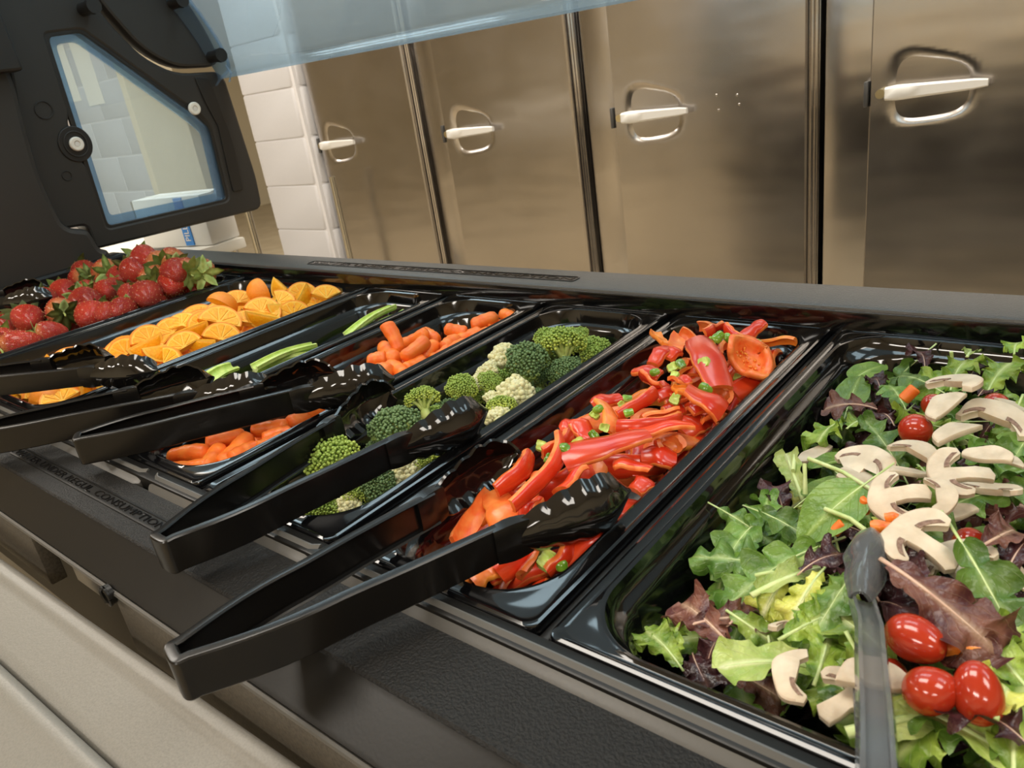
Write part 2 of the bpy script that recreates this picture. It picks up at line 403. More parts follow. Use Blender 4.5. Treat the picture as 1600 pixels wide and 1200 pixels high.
# raised bevel strips toward the pans, with gaps
for a, b in ((BX0, -.60), (-.585, -.372), (-.362, BX1)):
    bm = bmesh.new()
    P = [(.1985, ZD), (.2005, -.0035), (.2085, .0022), (.2095, .0022), (.2095, -.02), (.1985, -.02)]
    add_loops(bm, [[(x, y + o_, z) for (y, z) in P] for x, o_ in ((a, .003), (a + .006, 0), (b - .006, 0), (b, .003))], True, True, True)
    bpart(obj('bevel_strip', bm, M['bevel'], angle=25))
bpart(box('front_ledge', BX0, .203, -.03, BX1, .2165, .0005, M['smooth_black'], bev=.0015))
bpart(extrude_x('back_rail', [(.672, -.03), (.672, .017), (.6735, .0205), (.677, .022), (.732, .022), (.737, .019), (.738, -.06), (.70, -.06)], BX0, BX1, M['rail_top'], angle=25))
bpart(box('back_wall', BX0, .6685, -.03, BX1, .6722, .0185, M['gloss'], bev=.001))
bpart(box('well_floor', BX0, .2, -.20, BX1, .7, -.19, M['dark']))
bpart(box('left_rim', -1.60, .2, -.06, -1.505, .69, .004, M['smooth_black'], bev=.003))
for (a, b) in ((-1.1725, -1.166), (-.8525, -.8455), (-.692, -.6855), (-.5335, -.5265), (-.3695, -.3625), (-.2065, -.2005)):
    bpart(box('divider_bar', a, .212, -.03, b, .676, -.004, M['smooth_black'], bev=.001))
# lower front: tan face, void, beige body
for a, b in ((BX0, -.675), (-.52, BX1)):
    bpart(box('front_face', a, .1325, -.088, b, .146, -.0335, M['tan'], bev=.0015))
bpart(box('upper_body', BX0 + .02, .17, -.44, BX1 - .02, .715, -.20, M['smooth_black']))
bpart(box('inner_face', BX0 + .02, .17, -.20, BX1 - .02, .18, -.033, M['dark']))
bpart(box('back_apron', BX0 + .02, .705, -.20, BX1 - .02, .715, -.055, M['smooth_black']))
for x in (BX0 + .02, BX1 - .03): bpart(box('end_apron', x, .18, -.20, x + .01, .705, -.05, M['smooth_black']))
bm = bmesh.new(); add_box(bm, -.672, .150, -.095, -.61, .17, -.045, .004); add_box(bm, -.60, .152, -.09, -.53, .17, -.05, .003); bpart(obj('recess_bracket', bm, M['rack']))
bpart(box('lower_body', BX0 + .04, .18, FLOOR + .1, BX1 - .04, .70, -.44, M['beige'], bev=.01))
for x in (-1.45, .45):
    for y in (.25, .62):
        bm = bmesh.new(); add_cyl(bm, (x - .015, y, FLOOR + .05), (x + .015, y, FLOOR + .05), .05, 20); bpart(obj('caster', bm, M['dark']))
# tray rail: two stepped speckled slats
def rot_rail(o):
    o.matrix_world = Matrix.Translation((-.45, .1235, 0)) @ Matrix.Rotation(math.radians(1.6), 4, 'Z') @ Matrix.Translation((.45, -.124, 0)); return o
rail = empty('tray_rail', 'speckled beige folding tray rail along the customer side', 'tray rail', (0, 0, 0))
rails = [[(.124, -.066), (.1225, -.0615), (.119, -.0595), (.112, -.0605), (.108, -.0635), (.077, -.0725), (.0715, -.077), (.070, -.11), (.122, -.11)],
         [(.071, -.077), (.0695, -.0725), (.0655, -.0705), (.0595, -.0715), (.055, -.074), (.012, -.088), (.005, -.094), (.004, -.13), (.069, -.13)],
         [(.004, -.094), (.002, -.090), (-.002, -.088), (-.008, -.089), (-.05, -.102), (-.058, -.108), (-.06, -.14), (.003, -.14)]]
for pf in rails:
    o = extrude_x('rail_slat', rounded(pf, .003, 3), -1.5, -.1, M['beige'], angle=50); o.parent = rail
for x in (-1.2, -.7, -.25):
    bm = bmesh.new(); add_box(bm, x - .02, -.05, -.16, x + .02, .13, -.138, .003); add_box(bm, x - .02, .11, -.4, x + .02, .13, -.13, .003); obj('bracket', bm, M['rack'], rail)
rot_rail(rail)

# recessed lettering panels
def letter_panel(x0, x1, y0, y1, z, name='lettering_panel'):
    pts = rounded([(x0, y0), (x1, y0), (x1, y1), (x0, y1)], .006, 5)
    inn = rounded([(x0 + .0016, y0 + .0016), (x1 - .0016, y0 + .0016), (x1 - .0016, y1 - .0016), (x0 + .0016, y1 - .0016)], .0055, 5)
    bm = bmesh.new()
    add_loops(bm, [[(a, b, z) for a, b in pts], [(a, b, z + .0009) for a, b in pts], [(a, b, z + .0011) for a, b in inn], [(a, b, z + .0003) for a, b in inn]], True, False, True)
    o = bpart(obj(name, bm, M['smooth_black'], angle=25))
    text_mesh('lettering', 'WATER UNDER REGUL. CONSUMPTION', (y1 - y0) * .72, M['scoop'], Matrix.Translation((x0 + .006, y0 + (y1 - y0) * .25, z + .0004)), o, .0005, (x1 - x0) - .012)
letter_panel(-.80, -.503, .1695, .1825, ZD)
letter_panel(-1.02, -.505, .6905, .7085, .022)

# ------------------------------------------------------------ pans
def rr_loop(x0, y0, x1, y1, r, z, n=7, rip=0, inset=0):
    pts = []
    for cx, cy, a0 in ((x1 - r, y1 - r, 0), (x0 + r, y1 - r, 90), (x0 + r, y0 + r, 180), (x1 - r, y0 + r, 270)):
        for k in range(n * 2 + 1):
            a = math.radians(a0 + 90 * k / (n * 2)); rr = r - (rip if k % 2 else 0)
            pts.append((cx + rr * math.cos(a), cy + rr * math.sin(a), z))
    return pts
def pan(x0, x1, label, depth=.06, y0=.216, y1=.672, wf=.013, sh=-.012):
    bm = bmesh.new(); cx, cy = (x0 + x1) / 2, (y0 + y1) / 2
    def l(i, r, z, rip=0):
        return [(p[0] - cx, p[1] - cy, p[2] + depth) for p in rr_loop(x0 + i, y0 + i, x1 - i, y1 - i, r, z, rip=rip)]
    R0 = .040
    loops = [l(.0, .007, -.006), l(0, .007, -.001), l(.0008, .007, .0012), l(.0025, .007, .0018), l(.0045, .008, .0004), l(.0065, .010, .0004), l(wf - .0035, R0, .0006), l(wf - .002, R0, .0016), l(wf, R0, .0008), l(wf + .001, R0, -.003),
             l(wf + .003, R0, sh + .001), l(wf + .006, R0 - .002, sh - .0005), l(wf + .0078, R0 - .003, sh - .003), l(wf + .009, R0 - .004, sh - .006, .0022), l(wf + .014, R0 - .006, -depth + .008, .0022), l(wf + .017, R0 - .01, -depth + .002), l(wf + .022, R0 - .014, -depth)]
    add_loops(bm, loops, True, False, True)
    return tag(obj('food_pan', bm, M['gloss'], None, (cx, cy, -depth), angle=45), label, 'food pan', 'black food pans set in the salad bar')
PANS = [(-1.505, -1.173, 'leftmost black food pan, heaped with whole strawberries'), (-1.1655, -.853, 'black food pan filled with orange slices'), (-.845, -.6925, 'nearly empty black food pan with a few celery sticks'), (-.685, -.534, 'narrow black food pan of baby carrots'), (-.526, -.370, 'narrow black food pan of broccoli and cauliflower florets'), (-.362, -.207, 'narrow black food pan full of red pepper strips'), (-.200, .33, 'wide black food pan of mixed salad nearest the camera')]
for i, (a, b, l_) in enumerate(PANS):
    pan(a, b, l_, .075 if i == 6 else .06, wf=.0105 if i == 6 else .014, sh=-.010 if i == 6 else -.014)
CARROTS_NEAR=[[-0.65,0.248,-0.018,-0.619,0.272,-0.018],[-0.633,0.235,-0.018,-0.593,0.259,-0.018],[-0.594,0.25,-0.018,-0.616,0.281,-0.018],[-0.59,0.266,-0.018,-0.612,0.308,-0.018],[-0.637,0.279,-0.018,-0.618,0.31,-0.018],[-0.624,0.319,-0.018,-0.592,0.338,-0.018],[-0.582,0.271,-0.018,-0.583,0.301,-0.018],[-0.58,0.295,-0.018,-0.574,0.322,-0.018],[-0.594,0.341,-0.018,-0.599,0.373,-0.018],[-0.6,0.366,-0.018,-0.584,0.385,-0.018],[-0.587,0.307,-0.018,-0.576,0.333,-0.018],[-0.646,0.266,-0.03,-0.632,0.281,-0.03]]
CARROTS_FAR=[[-0.637,0.513,0.02,-0.614,0.505,-0.01],[-0.66,0.521,-0.012,-0.609,0.492,-0.012],[-0.636,0.476,-0.012,-0.618,0.491,-0.012],[-0.639,0.531,-0.012,-0.608,0.546,0.0],[-0.588,0.485,-0.005,-0.58,0.519,0.005],[-0.638,0.566,-0.012,-0.604,0.555,-0.012],[-0.6,0.476,-0.012,-0.563,0.464,-0.012],[-0.576,0.476,-0.012,-0.575,0.504,-0.012],[-0.578,0.506,-0.012,-0.594,0.541,-0.012],[-0.568,0.506,-0.012,-0.568,0.537,-0.012],[-0.599,0.564,0.0,-0.579,0.578,-0.01],[-0.577,0.536,-0.012,-0.578,0.562,-0.012],[-0.58,0.556,-0.012,-0.569,0.591,-0.012],[-0.588,0.597,-0.01,-0.562,0.616,0.0],[-0.588,0.651,-0.01,-0.558,0.641,-0.015],[-0.568,0.602,-0.012,-0.558,0.618,-0.012],[-0.569,0.474,-0.02,-0.566,0.52,-0.02],[-0.561,0.527,-0.012,-0.555,0.557,-0.012],[-0.562,0.565,-0.012,-0.558,0.598,-0.012],[-0.606,0.46,-0.012,-0.58,0.46,-0.012]]
STRAWB=[[-1.366,0.586,0.049,-1.27,0.579,0.045],[-1.174,0.57,0.049,-1.332,0.615,0.045],[-1.197,0.56,0.042,-1.331,0.591,0.038],[-1.165,0.576,0.034,-1.26,0.606,0.03],[-1.224,0.623,0.024,-1.111,0.578,0.02],[-1.085,0.598,0.024,-1.168,0.623,0.02],[-1.278,0.609,0.019,-1.106,0.51,0.015],[-1.26,0.546,0.012,-1.138,0.483,0.008],[-1.294,0.535,0.012,-1.187,0.475,0.008],[-1.227,0.493,0.004,-1.179,0.443,0.0],[-1.179,0.52,0.004,-1.174,0.533,0.0],[-1.222,0.405,0.014,-1.355,0.421,0.01],[-1.448,0.455,0.016,-1.309,0.388,0.012],[-1.38,0.387,0.014,-1.23,0.359,0.01],[-1.191,0.304,0.004,-1.165,0.348,0.0],[-1.184,0.35,0.004,-1.168,0.385,0.0],[-1.378,0.349,0.004,-1.34,0.357,0.0],[-1.302,0.328,0.004,-1.158,0.284,0.0],[-1.43,0.537,0.024,-1.523,0.514,0.02],[-1.527,0.542,0.032,-1.444,0.545,0.028],[-1.38,0.542,0.032,-1.464,0.556,0.028],[-1.416,0.576,0.026,-1.287,0.512,0.022],[-1.346,0.56,0.034,-1.295,0.563,0.03],[-1.195,0.531,0.032,-1.322,0.584,0.028],[-1.371,0.523,0.019,-1.241,0.471,0.015],[-1.333,0.462,0.014,-1.249,0.454,0.01],[-1.453,0.477,0.02,-1.328,0.448,0.016],[-1.257,0.455,0.004,-1.198,0.41,0.0],[-1.253,0.551,0.024,-1.245,0.527,0.02],[-1.24,0.467,0.004,-1.179,0.429,0.0],[-1.216,0.581,0.034,-1.169,0.559,0.03],[-1.203,0.588,0.004,-1.178,0.589,0.0],[-1.433,0.422,0.014,-1.443,0.407,0.01],[-1.44,0.378,0.004,-1.409,0.382,0.0],[-1.365,0.488,0.022,-1.324,0.484,0.018],[-1.331,0.482,0.018,-1.367,0.471,0.014],[-1.337,0.526,0.02,-1.316,0.5,0.016],[-1.434,0.396,0.009,-1.472,0.391,0.005]]
ORANGE_FAR=[[-0.921,0.476,0.012,0.0274,"f"],[-0.872,0.456,0.0,0.0244,"f"],[-0.911,0.563,0.01,0.0213,"f"],[-0.994,0.548,0.01,0.0158,"f"],[-0.957,0.565,0.018,0.0188,"r"],[-0.915,0.537,0.006,0.0256,"f"],[-0.891,0.621,0.0,0.0235,"f"],[-0.948,0.625,0.0,0.0162,"f"],[-0.977,0.609,0.01,0.013,"w"],[-0.887,0.516,0.0,0.0234,"w"],[-0.965,0.504,0.016,0.0181,"r"],[-0.961,0.448,0.012,0.0189,"f"],[-0.93,0.435,0.006,0.017,"w"],[-0.977,0.402,0.008,0.0213,"f"],[-0.967,0.39,0.0,0.0169,"w"],[-1.006,0.379,-0.005,0.0115,"f"],[-0.917,0.414,0.0,0.018,"f"],[-0.899,0.429,-0.005,0.0153,"w"],[-0.909,0.388,-0.01,0.0177,"f"],[-0.885,0.563,-0.005,0.0151,"f"],[-0.901,0.614,-0.01,0.0158,"f"],[-0.909,0.676,-0.01,0.0115,"w"],[-0.909,0.592,0.0,0.0187,"w"],[-0.947,0.467,0.008,0.0117,"f"],[-0.97,0.426,0.008,0.0173,"f"],[-0.915,0.508,0.0,0.0177,"f"],[-0.881,0.47,-0.02,0.017,"f"],[-0.942,0.398,-0.006,0.0167,"w"],[-0.9,0.559,0.0,0.0152,"w"]]
ORANGE_NEAR=[[-1.015,0.237,-0.015,0.0177,"f"],[-0.977,0.24,-0.015,0.0151,"w"],[-0.978,0.259,-0.015,0.0176,"f"],[-0.971,0.276,-0.015,0.0177,"w"],[-0.963,0.287,-0.015,0.0133,"f"],[-0.951,0.3,-0.015,0.0133,"w"],[-0.936,0.311,-0.015,0.0133,"f"],[-0.944,0.245,-0.015,0.0127,"r"],[-0.954,0.23,-0.015,0.0105,"w"],[-0.936,0.264,-0.015,0.0128,"f"],[-1.003,0.225,-0.015,0.0131,"f"],[-0.942,0.321,-0.015,0.0112,"f"]]
CELERY=[[-0.754,0.546,-0.02,-0.756,0.628,-0.01],[-0.754,0.56,-0.026,-0.751,0.645,-0.018],[-0.766,0.601,-0.034,-0.776,0.69,-0.034],[-0.779,0.424,-0.02,-0.769,0.504,-0.02],[-0.805,0.441,-0.032,-0.812,0.481,-0.032],[-0.793,0.436,-0.03,-0.757,0.493,-0.026],[-0.8,0.37,-0.02,-0.812,0.417,-0.02],[-0.808,0.391,-0.03,-0.806,0.415,-0.03],[-0.822,0.467,-0.038,-0.816,0.512,-0.038],[-0.842,0.374,-0.035,-0.84,0.415,-0.035]]
BROC=[[-0.439,0.511,0.0,0.022,"b","dark"],[-0.424,0.551,0.005,0.0212,"s","pale"],[-0.404,0.576,-0.01,0.0171,"b","light"],[-0.407,0.528,-0.012,0.0164,"b","dark"],[-0.459,0.44,0.0,0.0145,"b","light"],[-0.445,0.462,-0.002,0.0117,"b","light"],[-0.453,0.352,0.002,0.021,"b","dark"],[-0.466,0.294,0.0,0.021,"b","light"],[-0.415,0.294,-0.012,0.0152,"b","dark"],[-0.435,0.255,-0.016,0.014,"b","light"],[-0.476,0.406,0.0,0.0148,"s","pale"],[-0.398,0.333,-0.015,0.0118,"s","pale"],[-0.4,0.354,-0.018,0.0111,"s","pale"],[-0.443,0.552,0.008,0.014,"b","light"],[-0.433,0.592,-0.002,0.0105,"b","light"],[-0.411,0.437,-0.012,0.0145,"s","pale"],[-0.425,0.28,-0.015,0.0123,"s","pale"]]
CAULI=[[-0.466,0.51,0.002,0.015],[-0.465,0.487,-0.002,0.0098],[-0.418,0.465,-0.01,0.0173],[-0.475,0.487,-0.01,0.0099],[-0.413,0.321,-0.014,0.0133],[-0.423,0.27,-0.018,0.0103],[-0.404,0.424,-0.014,0.0131],[-0.469,0.469,-0.01,0.0091],[-0.423,0.372,-0.014,0.0105],[-0.432,0.45,-0.012,0.0092]]
PEPPER=[[-0.283,0.551,0.028,-0.235,0.498,0.012,24,18,0,"broad flat"],[-0.306,0.578,0.02,-0.286,0.547,0.005,9,150,90,"arched"],[-0.265,0.555,0.012,-0.262,0.594,0.014,9,60,70,"thin"],[-0.264,0.603,0.008,-0.251,0.619,0.02,13,60,30,"curled up"],[-0.263,0.578,0.006,-0.251,0.594,0.004,11,30,20,"short"],[-0.308,0.521,0.012,-0.311,0.551,0.016,14,25,10,"short dark"],[-0.319,0.508,0.01,-0.293,0.506,0.01,14,30,10,"slanting"],[-0.303,0.494,0.012,-0.281,0.488,0.008,18,60,20,"folded"],[-0.269,0.483,0.018,-0.262,0.495,0.014,16,15,0,"pinkish square"],[-0.248,0.467,0.022,-0.222,0.473,0.004,26,20,0,"broad glossy"],[-0.244,0.502,0.004,-0.23,0.503,0.0,12,170,70,"ring shaped"],[-0.24,0.529,-0.008,-0.229,0.573,-0.008,20,25,30,"dark"],[-0.286,0.429,0.008,-0.277,0.471,0.012,11,30,70,"narrow"],[-0.268,0.404,0.014,-0.244,0.447,0.006,11,120,75,"hooked"],[-0.272,0.438,0.004,-0.253,0.461,0.004,10,25,60,"narrow"],[-0.318,0.442,0.006,-0.306,0.463,0.006,13,40,20,"short"],[-0.308,0.444,0.008,-0.28,0.41,0.004,20,60,160,"wide seedy"],[-0.257,0.401,0.014,-0.233,0.438,0.008,18,15,-10,"long pink-sheened"],[-0.28,0.348,0.014,-0.243,0.396,0.018,22,28,10,"very long"],[-0.303,0.357,0.008,-0.301,0.39,0.008,13,45,60,"curved"],[-0.326,0.407,0.0,-0.317,0.418,0.0,14,40,20,"short"],[-0.31,0.409,0.008,-0.29,0.396,0.002,16,30,10,"short upright"],[-0.242,0.411,0.0,-0.233,0.424,0.0,14,200,75,"ring shaped"],[-0.246,0.45,-0.006,-0.241,0.479,-0.008,20,30,20,"dark"],[-0.252,0.402,-0.004,-0.23,0.411,-0.006,18,50,20,"wide"],[-0.24,0.467,-0.006,-0.232,0.481,-0.006,18,20,10,"dark"],[-0.299,0.303,0.01,-0.308,0.352,0.01,13,55,70,"arched"],[-0.274,0.291,0.012,-0.299,0.379,0.014,12,50,75,"long wavy"],[-0.307,0.265,-0.01,-0.316,0.311,0.0,13,15,80,"translucent upright"],[-0.311,0.31,0.002,-0.285,0.291,-0.006,22,30,0,"broad orange"],[-0.281,0.318,0.0,-0.277,0.299,0.0,12,40,20,"short"],[-0.297,0.34,0.0,-0.282,0.314,-0.004,14,40,60,"inward"],[-0.253,0.37,0.006,-0.23,0.376,0.004,16,60,20,"bent"],[-0.228,0.351,0.002,-0.226,0.368,0.0,14,30,10,"short"],[-0.279,0.245,-0.01,-0.272,0.26,-0.01,26,50,0,"broad orange"],[-0.26,0.252,-0.008,-0.259,0.275,-0.006,16,50,50,"curled"],[-0.249,0.258,-0.008,-0.249,0.284,-0.002,13,40,60,"curved"],[-0.238,0.27,-0.012,-0.234,0.292,-0.002,13,40,60,"narrow"],[-0.236,0.279,-0.01,-0.227,0.312,0.0,15,20,10,"long glossy"],[-0.272,0.252,-0.012,-0.266,0.265,-0.012,18,40,10,"short"],[-0.302,0.317,0.006,-0.309,0.337,0.006,12,80,80,"looped"],[-0.263,0.32,0.01,-0.264,0.347,0.01,14,30,40,"short"],[-0.302,0.536,0.012,-0.302,0.557,0.012,12,40,20,"short"],[-0.321,0.593,0.01,-0.301,0.547,0.012,14,30,10,"short dark"],[-0.315,0.629,0.008,-0.29,0.59,0.016,11,90,80,"curled"],[-0.283,0.612,0.014,-0.264,0.599,0.01,12,90,80,"curled"],[-0.306,0.629,0.006,-0.295,0.636,0.006,12,30,20,"flat"],[-0.261,0.622,-0.002,-0.224,0.624,0.004,10,30,50,"thin orange"],[-0.271,0.518,0.008,-0.268,0.545,0.008,16,30,10,"short"],[-0.264,0.549,-0.002,-0.264,0.578,-0.002,18,25,10,"dark"],[-0.29,0.493,0.006,-0.271,0.481,0.004,20,30,5,"short"],[-0.271,0.481,0.004,-0.262,0.49,0.004,20,30,5,"short"],[-0.26,0.475,0.018,-0.255,0.469,0.012,12,20,0,"orange upright"],[-0.255,0.485,0.0,-0.239,0.475,0.0,18,30,5,"dark"],[-0.274,0.481,-0.004,-0.255,0.473,-0.004,18,40,5,"short"],[-0.346,0.594,0.01,-0.318,0.563,0.012,12,30,0,"orange tipped"]]
PEPPER_CUP=[[-0.24,0.54,0.01,-0.229,0.577,0.012]]
GREENS=[[-0.266,0.56,0.026,0.0047],[-0.27,0.556,0.024,0.0038],[-0.264,0.575,0.02,0.0038],[-0.281,0.506,0.018,0.0041],[-0.275,0.509,0.02,0.0041],[-0.258,0.514,0.022,0.0045],[-0.242,0.484,0.014,0.0043],[-0.257,0.464,0.012,0.0042],[-0.273,0.423,0.016,0.002],[-0.302,0.421,0.01,0.0034],[-0.3,0.423,0.014,0.0025],[-0.279,0.399,0.014,0.0032],[-0.28,0.386,0.014,0.0032],[-0.279,0.366,0.018,0.0038],[-0.283,0.355,0.018,0.0038],[-0.291,0.443,0.01,0.003],[-0.292,0.452,0.012,0.0022],[-0.291,0.559,0.018,0.0029],[-0.248,0.595,0.008,0.0044],[-0.26,0.595,0.008,0.0035],[-0.294,0.351,0.01,0.0031],[-0.246,0.55,-0.004,0.0028],[-0.294,0.5,0.014,0.0028],[-0.277,0.501,0.014,0.0027],[-0.292,0.351,0.008,0.0039],[-0.247,0.277,-0.006,0.0045],[-0.234,0.277,-0.008,0.0037],[-0.316,0.37,0.006,0.0037],[-0.291,0.339,0.002,0.0035],[-0.242,0.274,-0.006,0.0052]]
TOMATO=[[-0.095,0.476,0.012,0.0106,1.05],[-0.061,0.541,0.006,0.009,1.05],[-0.098,0.541,0.0,0.0085,1.0],[-0.047,0.376,0.004,0.0088,1.1],[-0.051,0.282,0.014,0.0102,1.3],[-0.04,0.258,0.012,0.0095,1.15],[-0.025,0.263,0.014,0.0093,1.35],[-0.057,0.274,-0.002,0.0066,1.1]]
MUSH=[[-0.083,0.506,0.03,-0.67,0.0321,"half",25],[-0.078,0.483,0.024,1.18,0.0262,"cap",25],[-0.068,0.456,0.022,1.01,0.0294,"cap",20],[-0.056,0.491,0.016,-0.13,0.0354,"half",20],[-0.049,0.522,0.012,-0.59,0.0245,"cap",40],[-0.158,0.473,-0.02,1.08,0.0269,"cap",35],[-0.114,0.431,0.004,-0.41,0.0314,"full",20],[-0.115,0.416,0.0,-0.62,0.0231,"cap",15],[-0.086,0.431,0.016,-0.37,0.0277,"half",35],[-0.085,0.417,0.012,0.72,0.0205,"cap",50],[-0.06,0.408,0.022,2.0,0.031,"full",10],[-0.047,0.418,0.012,-0.18,0.0278,"half",45],[-0.051,0.435,0.02,-0.22,0.0228,"cap",10],[-0.081,0.374,0.02,2.06,0.0283,"full",5],[-0.065,0.375,0.026,-1.28,0.0229,"half",10],[-0.06,0.419,0.004,-0.46,0.02,"cap",50],[-0.063,0.336,0.024,1.25,0.034,"full",12],[-0.047,0.341,0.014,0.73,0.0314,"full",20],[-0.055,0.397,0.004,0.93,0.0205,"cap",45],[-0.101,0.281,-0.004,0.6,0.0199,"half",62],[-0.087,0.249,0.002,1.74,0.0251,"half",8],[-0.059,0.255,0.006,0.44,0.0273,"cap",30],[-0.067,0.235,-0.002,-0.57,0.0256,"full",12],[-0.023,0.347,0.01,-1.19,0.0147,"cap",10],[-0.12,0.411,-0.008,0.46,0.0217,"cap",30],[-0.042,0.444,0.014,-0.32,0.0144,"cap",20]]
CHUNK=[[-0.111,0.381,0.004,0.0051,"flat"],[-0.096,0.371,0.01,0.0045,"cyl"],[-0.083,0.352,0.012,0.0046,"flat"],[-0.105,0.356,0.002,0.0041,"cyl"],[-0.111,0.528,0.006,0.0058,"cyl"],[-0.035,0.329,0.006,0.0064,"long"],[-0.038,0.288,0.004,0.0108,"long"],[-0.08,0.359,0.014,0.003,"flat"]]
LEAF=[[-0.111,0.364,0.012,-2.11,1.0,"spinach"],[-0.169,0.565,-0.01,1.55,0.8,"spinach"],[-0.159,0.604,-0.008,1.15,0.8,"spinach"],[-0.162,0.436,-0.015,2.03,0.7,"romaine"],[-0.14,0.459,-0.012,-2.26,0.7,"spinach"],[-0.131,0.416,-0.006,1.06,0.7,"spinach"],[-0.124,0.583,0.0,2.45,0.8,"mizuna"],[-0.124,0.55,-0.002,2.06,0.7,"mizuna"],[-0.155,0.503,-0.012,-1.75,0.8,"frill"],[-0.14,0.512,-0.008,1.48,0.7,"frill"],[-0.113,0.476,-0.005,2.28,0.8,"mizuna"],[-0.092,0.594,0.0,1.34,0.8,"frill"],[-0.068,0.598,0.002,1.29,0.8,"frill"],[-0.091,0.622,0.01,1.63,0.5,"romaine"],[-0.058,0.593,0.03,1.57,0.6,"frill"],[-0.085,0.32,0.012,2.42,0.8,"dark"],[-0.075,0.326,0.008,-1.57,0.7,"dark"],[-0.101,0.323,0.01,0.94,0.7,"dark"],[-0.046,0.302,0.018,-0.41,1.2,"red"],[-0.063,0.321,0.016,2.4,0.8,"dark"],[-0.034,0.366,0.018,1.26,0.9,"red"],[-0.025,0.36,0.014,1.41,0.8,"dark"],[-0.125,0.521,-0.002,2.26,0.7,"dark"],[-0.143,0.573,-0.004,2.08,0.5,"dark"],[-0.15,0.531,-0.008,-2.76,0.8,"red"],[-0.126,0.634,-0.004,2.11,0.6,"dark"],[-0.086,0.609,0.0,1.52,0.6,"dark"],[-0.074,0.576,0.0,1.49,0.5,"dark"],[-0.144,0.275,-0.012,2.7,0.9,"red"],[-0.131,0.282,-0.006,0.69,0.9,"red"],[-0.135,0.262,-0.016,-1.97,0.8,"dark"],[-0.111,0.25,-0.018,-0.08,0.7,"red"],[-0.139,0.255,-0.02,-0.79,0.6,"dark"],[-0.163,0.248,-0.018,2.68,0.6,"frill"],[-0.157,0.264,-0.02,2.21,0.6,"frill"],[-0.102,0.259,-0.006,-2.45,0.9,"romaine"],[-0.086,0.277,-0.002,1.74,0.8,"frill"],[-0.145,0.331,-0.012,-2.94,1.0,"mizuna"],[-0.126,0.319,-0.006,-2.02,1.0,"mizuna"],[-0.165,0.35,-0.018,-1.57,0.9,"mizuna"],[-0.187,0.381,-0.02,1.83,0.8,"mizuna"],[-0.168,0.368,-0.016,-0.19,0.8,"mizuna"],[-0.102,0.3,0.004,-1.75,0.7,"yellow"],[-0.113,0.312,0.004,1.04,0.8,"romaine"],[-0.119,0.303,0.0,-1.82,0.7,"yellow"],[-0.089,0.297,0.004,-1.79,0.9,"mizuna"],[-0.092,0.288,0.002,1.03,0.8,"frill"],[-0.169,0.304,-0.02,2.11,0.6,"spinach"],[-0.075,0.288,0.002,2.68,0.8,"frill"],[-0.027,0.32,0.012,-0.93,1.1,"mizuna"],[-0.019,0.314,0.01,1.47,0.9,"frill"],[-0.016,0.277,0.008,1.45,0.9,"yellow"],[-0.011,0.263,0.006,1.57,0.9,"frill"],[-0.04,0.249,0.0,0.74,1.0,"romaine"],[-0.024,0.255,0.0,-0.07,1.0,"romaine"],[-0.019,0.244,0.004,2.9,0.8,"dark"],[-0.04,0.241,-0.006,-2.03,0.9,"frill"],[-0.03,0.242,-0.004,0.24,0.9,"mizuna"],[-0.041,0.477,0.01,-1.69,0.9,"mizuna"],[-0.05,0.456,0.006,-1.06,0.9,"mizuna"],[-0.047,0.521,0.01,-1.63,0.8,"frill"],[-0.058,0.483,0.008,-0.05,0.8,"mizuna"],[-0.052,0.416,0.002,0.79,0.9,"mizuna"],[-0.194,0.551,-0.025,-1.35,0.8,"mizuna"],[-0.057,0.259,-0.008,-2.3,0.8,"frill"],[-0.098,0.28,-0.01,-2.36,0.8,"frill"],[-0.075,0.435,-0.002,-0.91,0.8,"frill"],[-0.164,0.409,-0.02,2.23,0.6,"dark"],[-0.132,0.365,-0.008,-0.36,0.8,"mizuna"],[-0.098,0.584,-0.002,-2.82,0.8,"frill"],[-0.023,0.296,0.008,2.31,0.8,"frill"],[-0.117,0.28,-0.01,-0.21,0.7,"frill"],[-0.07,0.254,-0.008,2.53,0.8,"frill"],[-0.064,0.306,0.004,-0.59,0.8,"dark"],[-0.042,0.299,0.008,-0.57,0.8,"red"]]
STEMS=[[-0.141,0.415,0.012,-0.093,0.39,0.012],[-0.142,0.411,0.01,-0.138,0.401,-0.005],[-0.102,0.614,0.012,-0.1,0.616,-0.01],[-0.181,0.461,-0.01,-0.157,0.433,-0.01],[-0.214,0.598,-0.03,-0.184,0.567,-0.02],[-0.114,0.362,0.014,-0.085,0.352,0.01],[-0.131,0.308,0.0,-0.116,0.313,0.0],[-0.181,0.665,-0.02,-0.175,0.653,-0.025]]
TONGS=[[[-0.33,0.091,0.016],[-0.215,0.33,0.016],[-0.315,0.341,0.016]],[[-0.438,0.14,0.016],[-0.376,0.386,0.016],[-0.492,0.384,0.016]],[[-0.668,0.185,0.018],[-0.502,0.402,0.018],[-0.575,0.396,0.018]],[[-0.808,0.134,0.018],[-0.603,0.344,0.018],[-0.702,0.338,0.018]],[[-1.068,0.158,0.02],[-0.784,0.319,0.02],[-0.899,0.327,0.02]]]
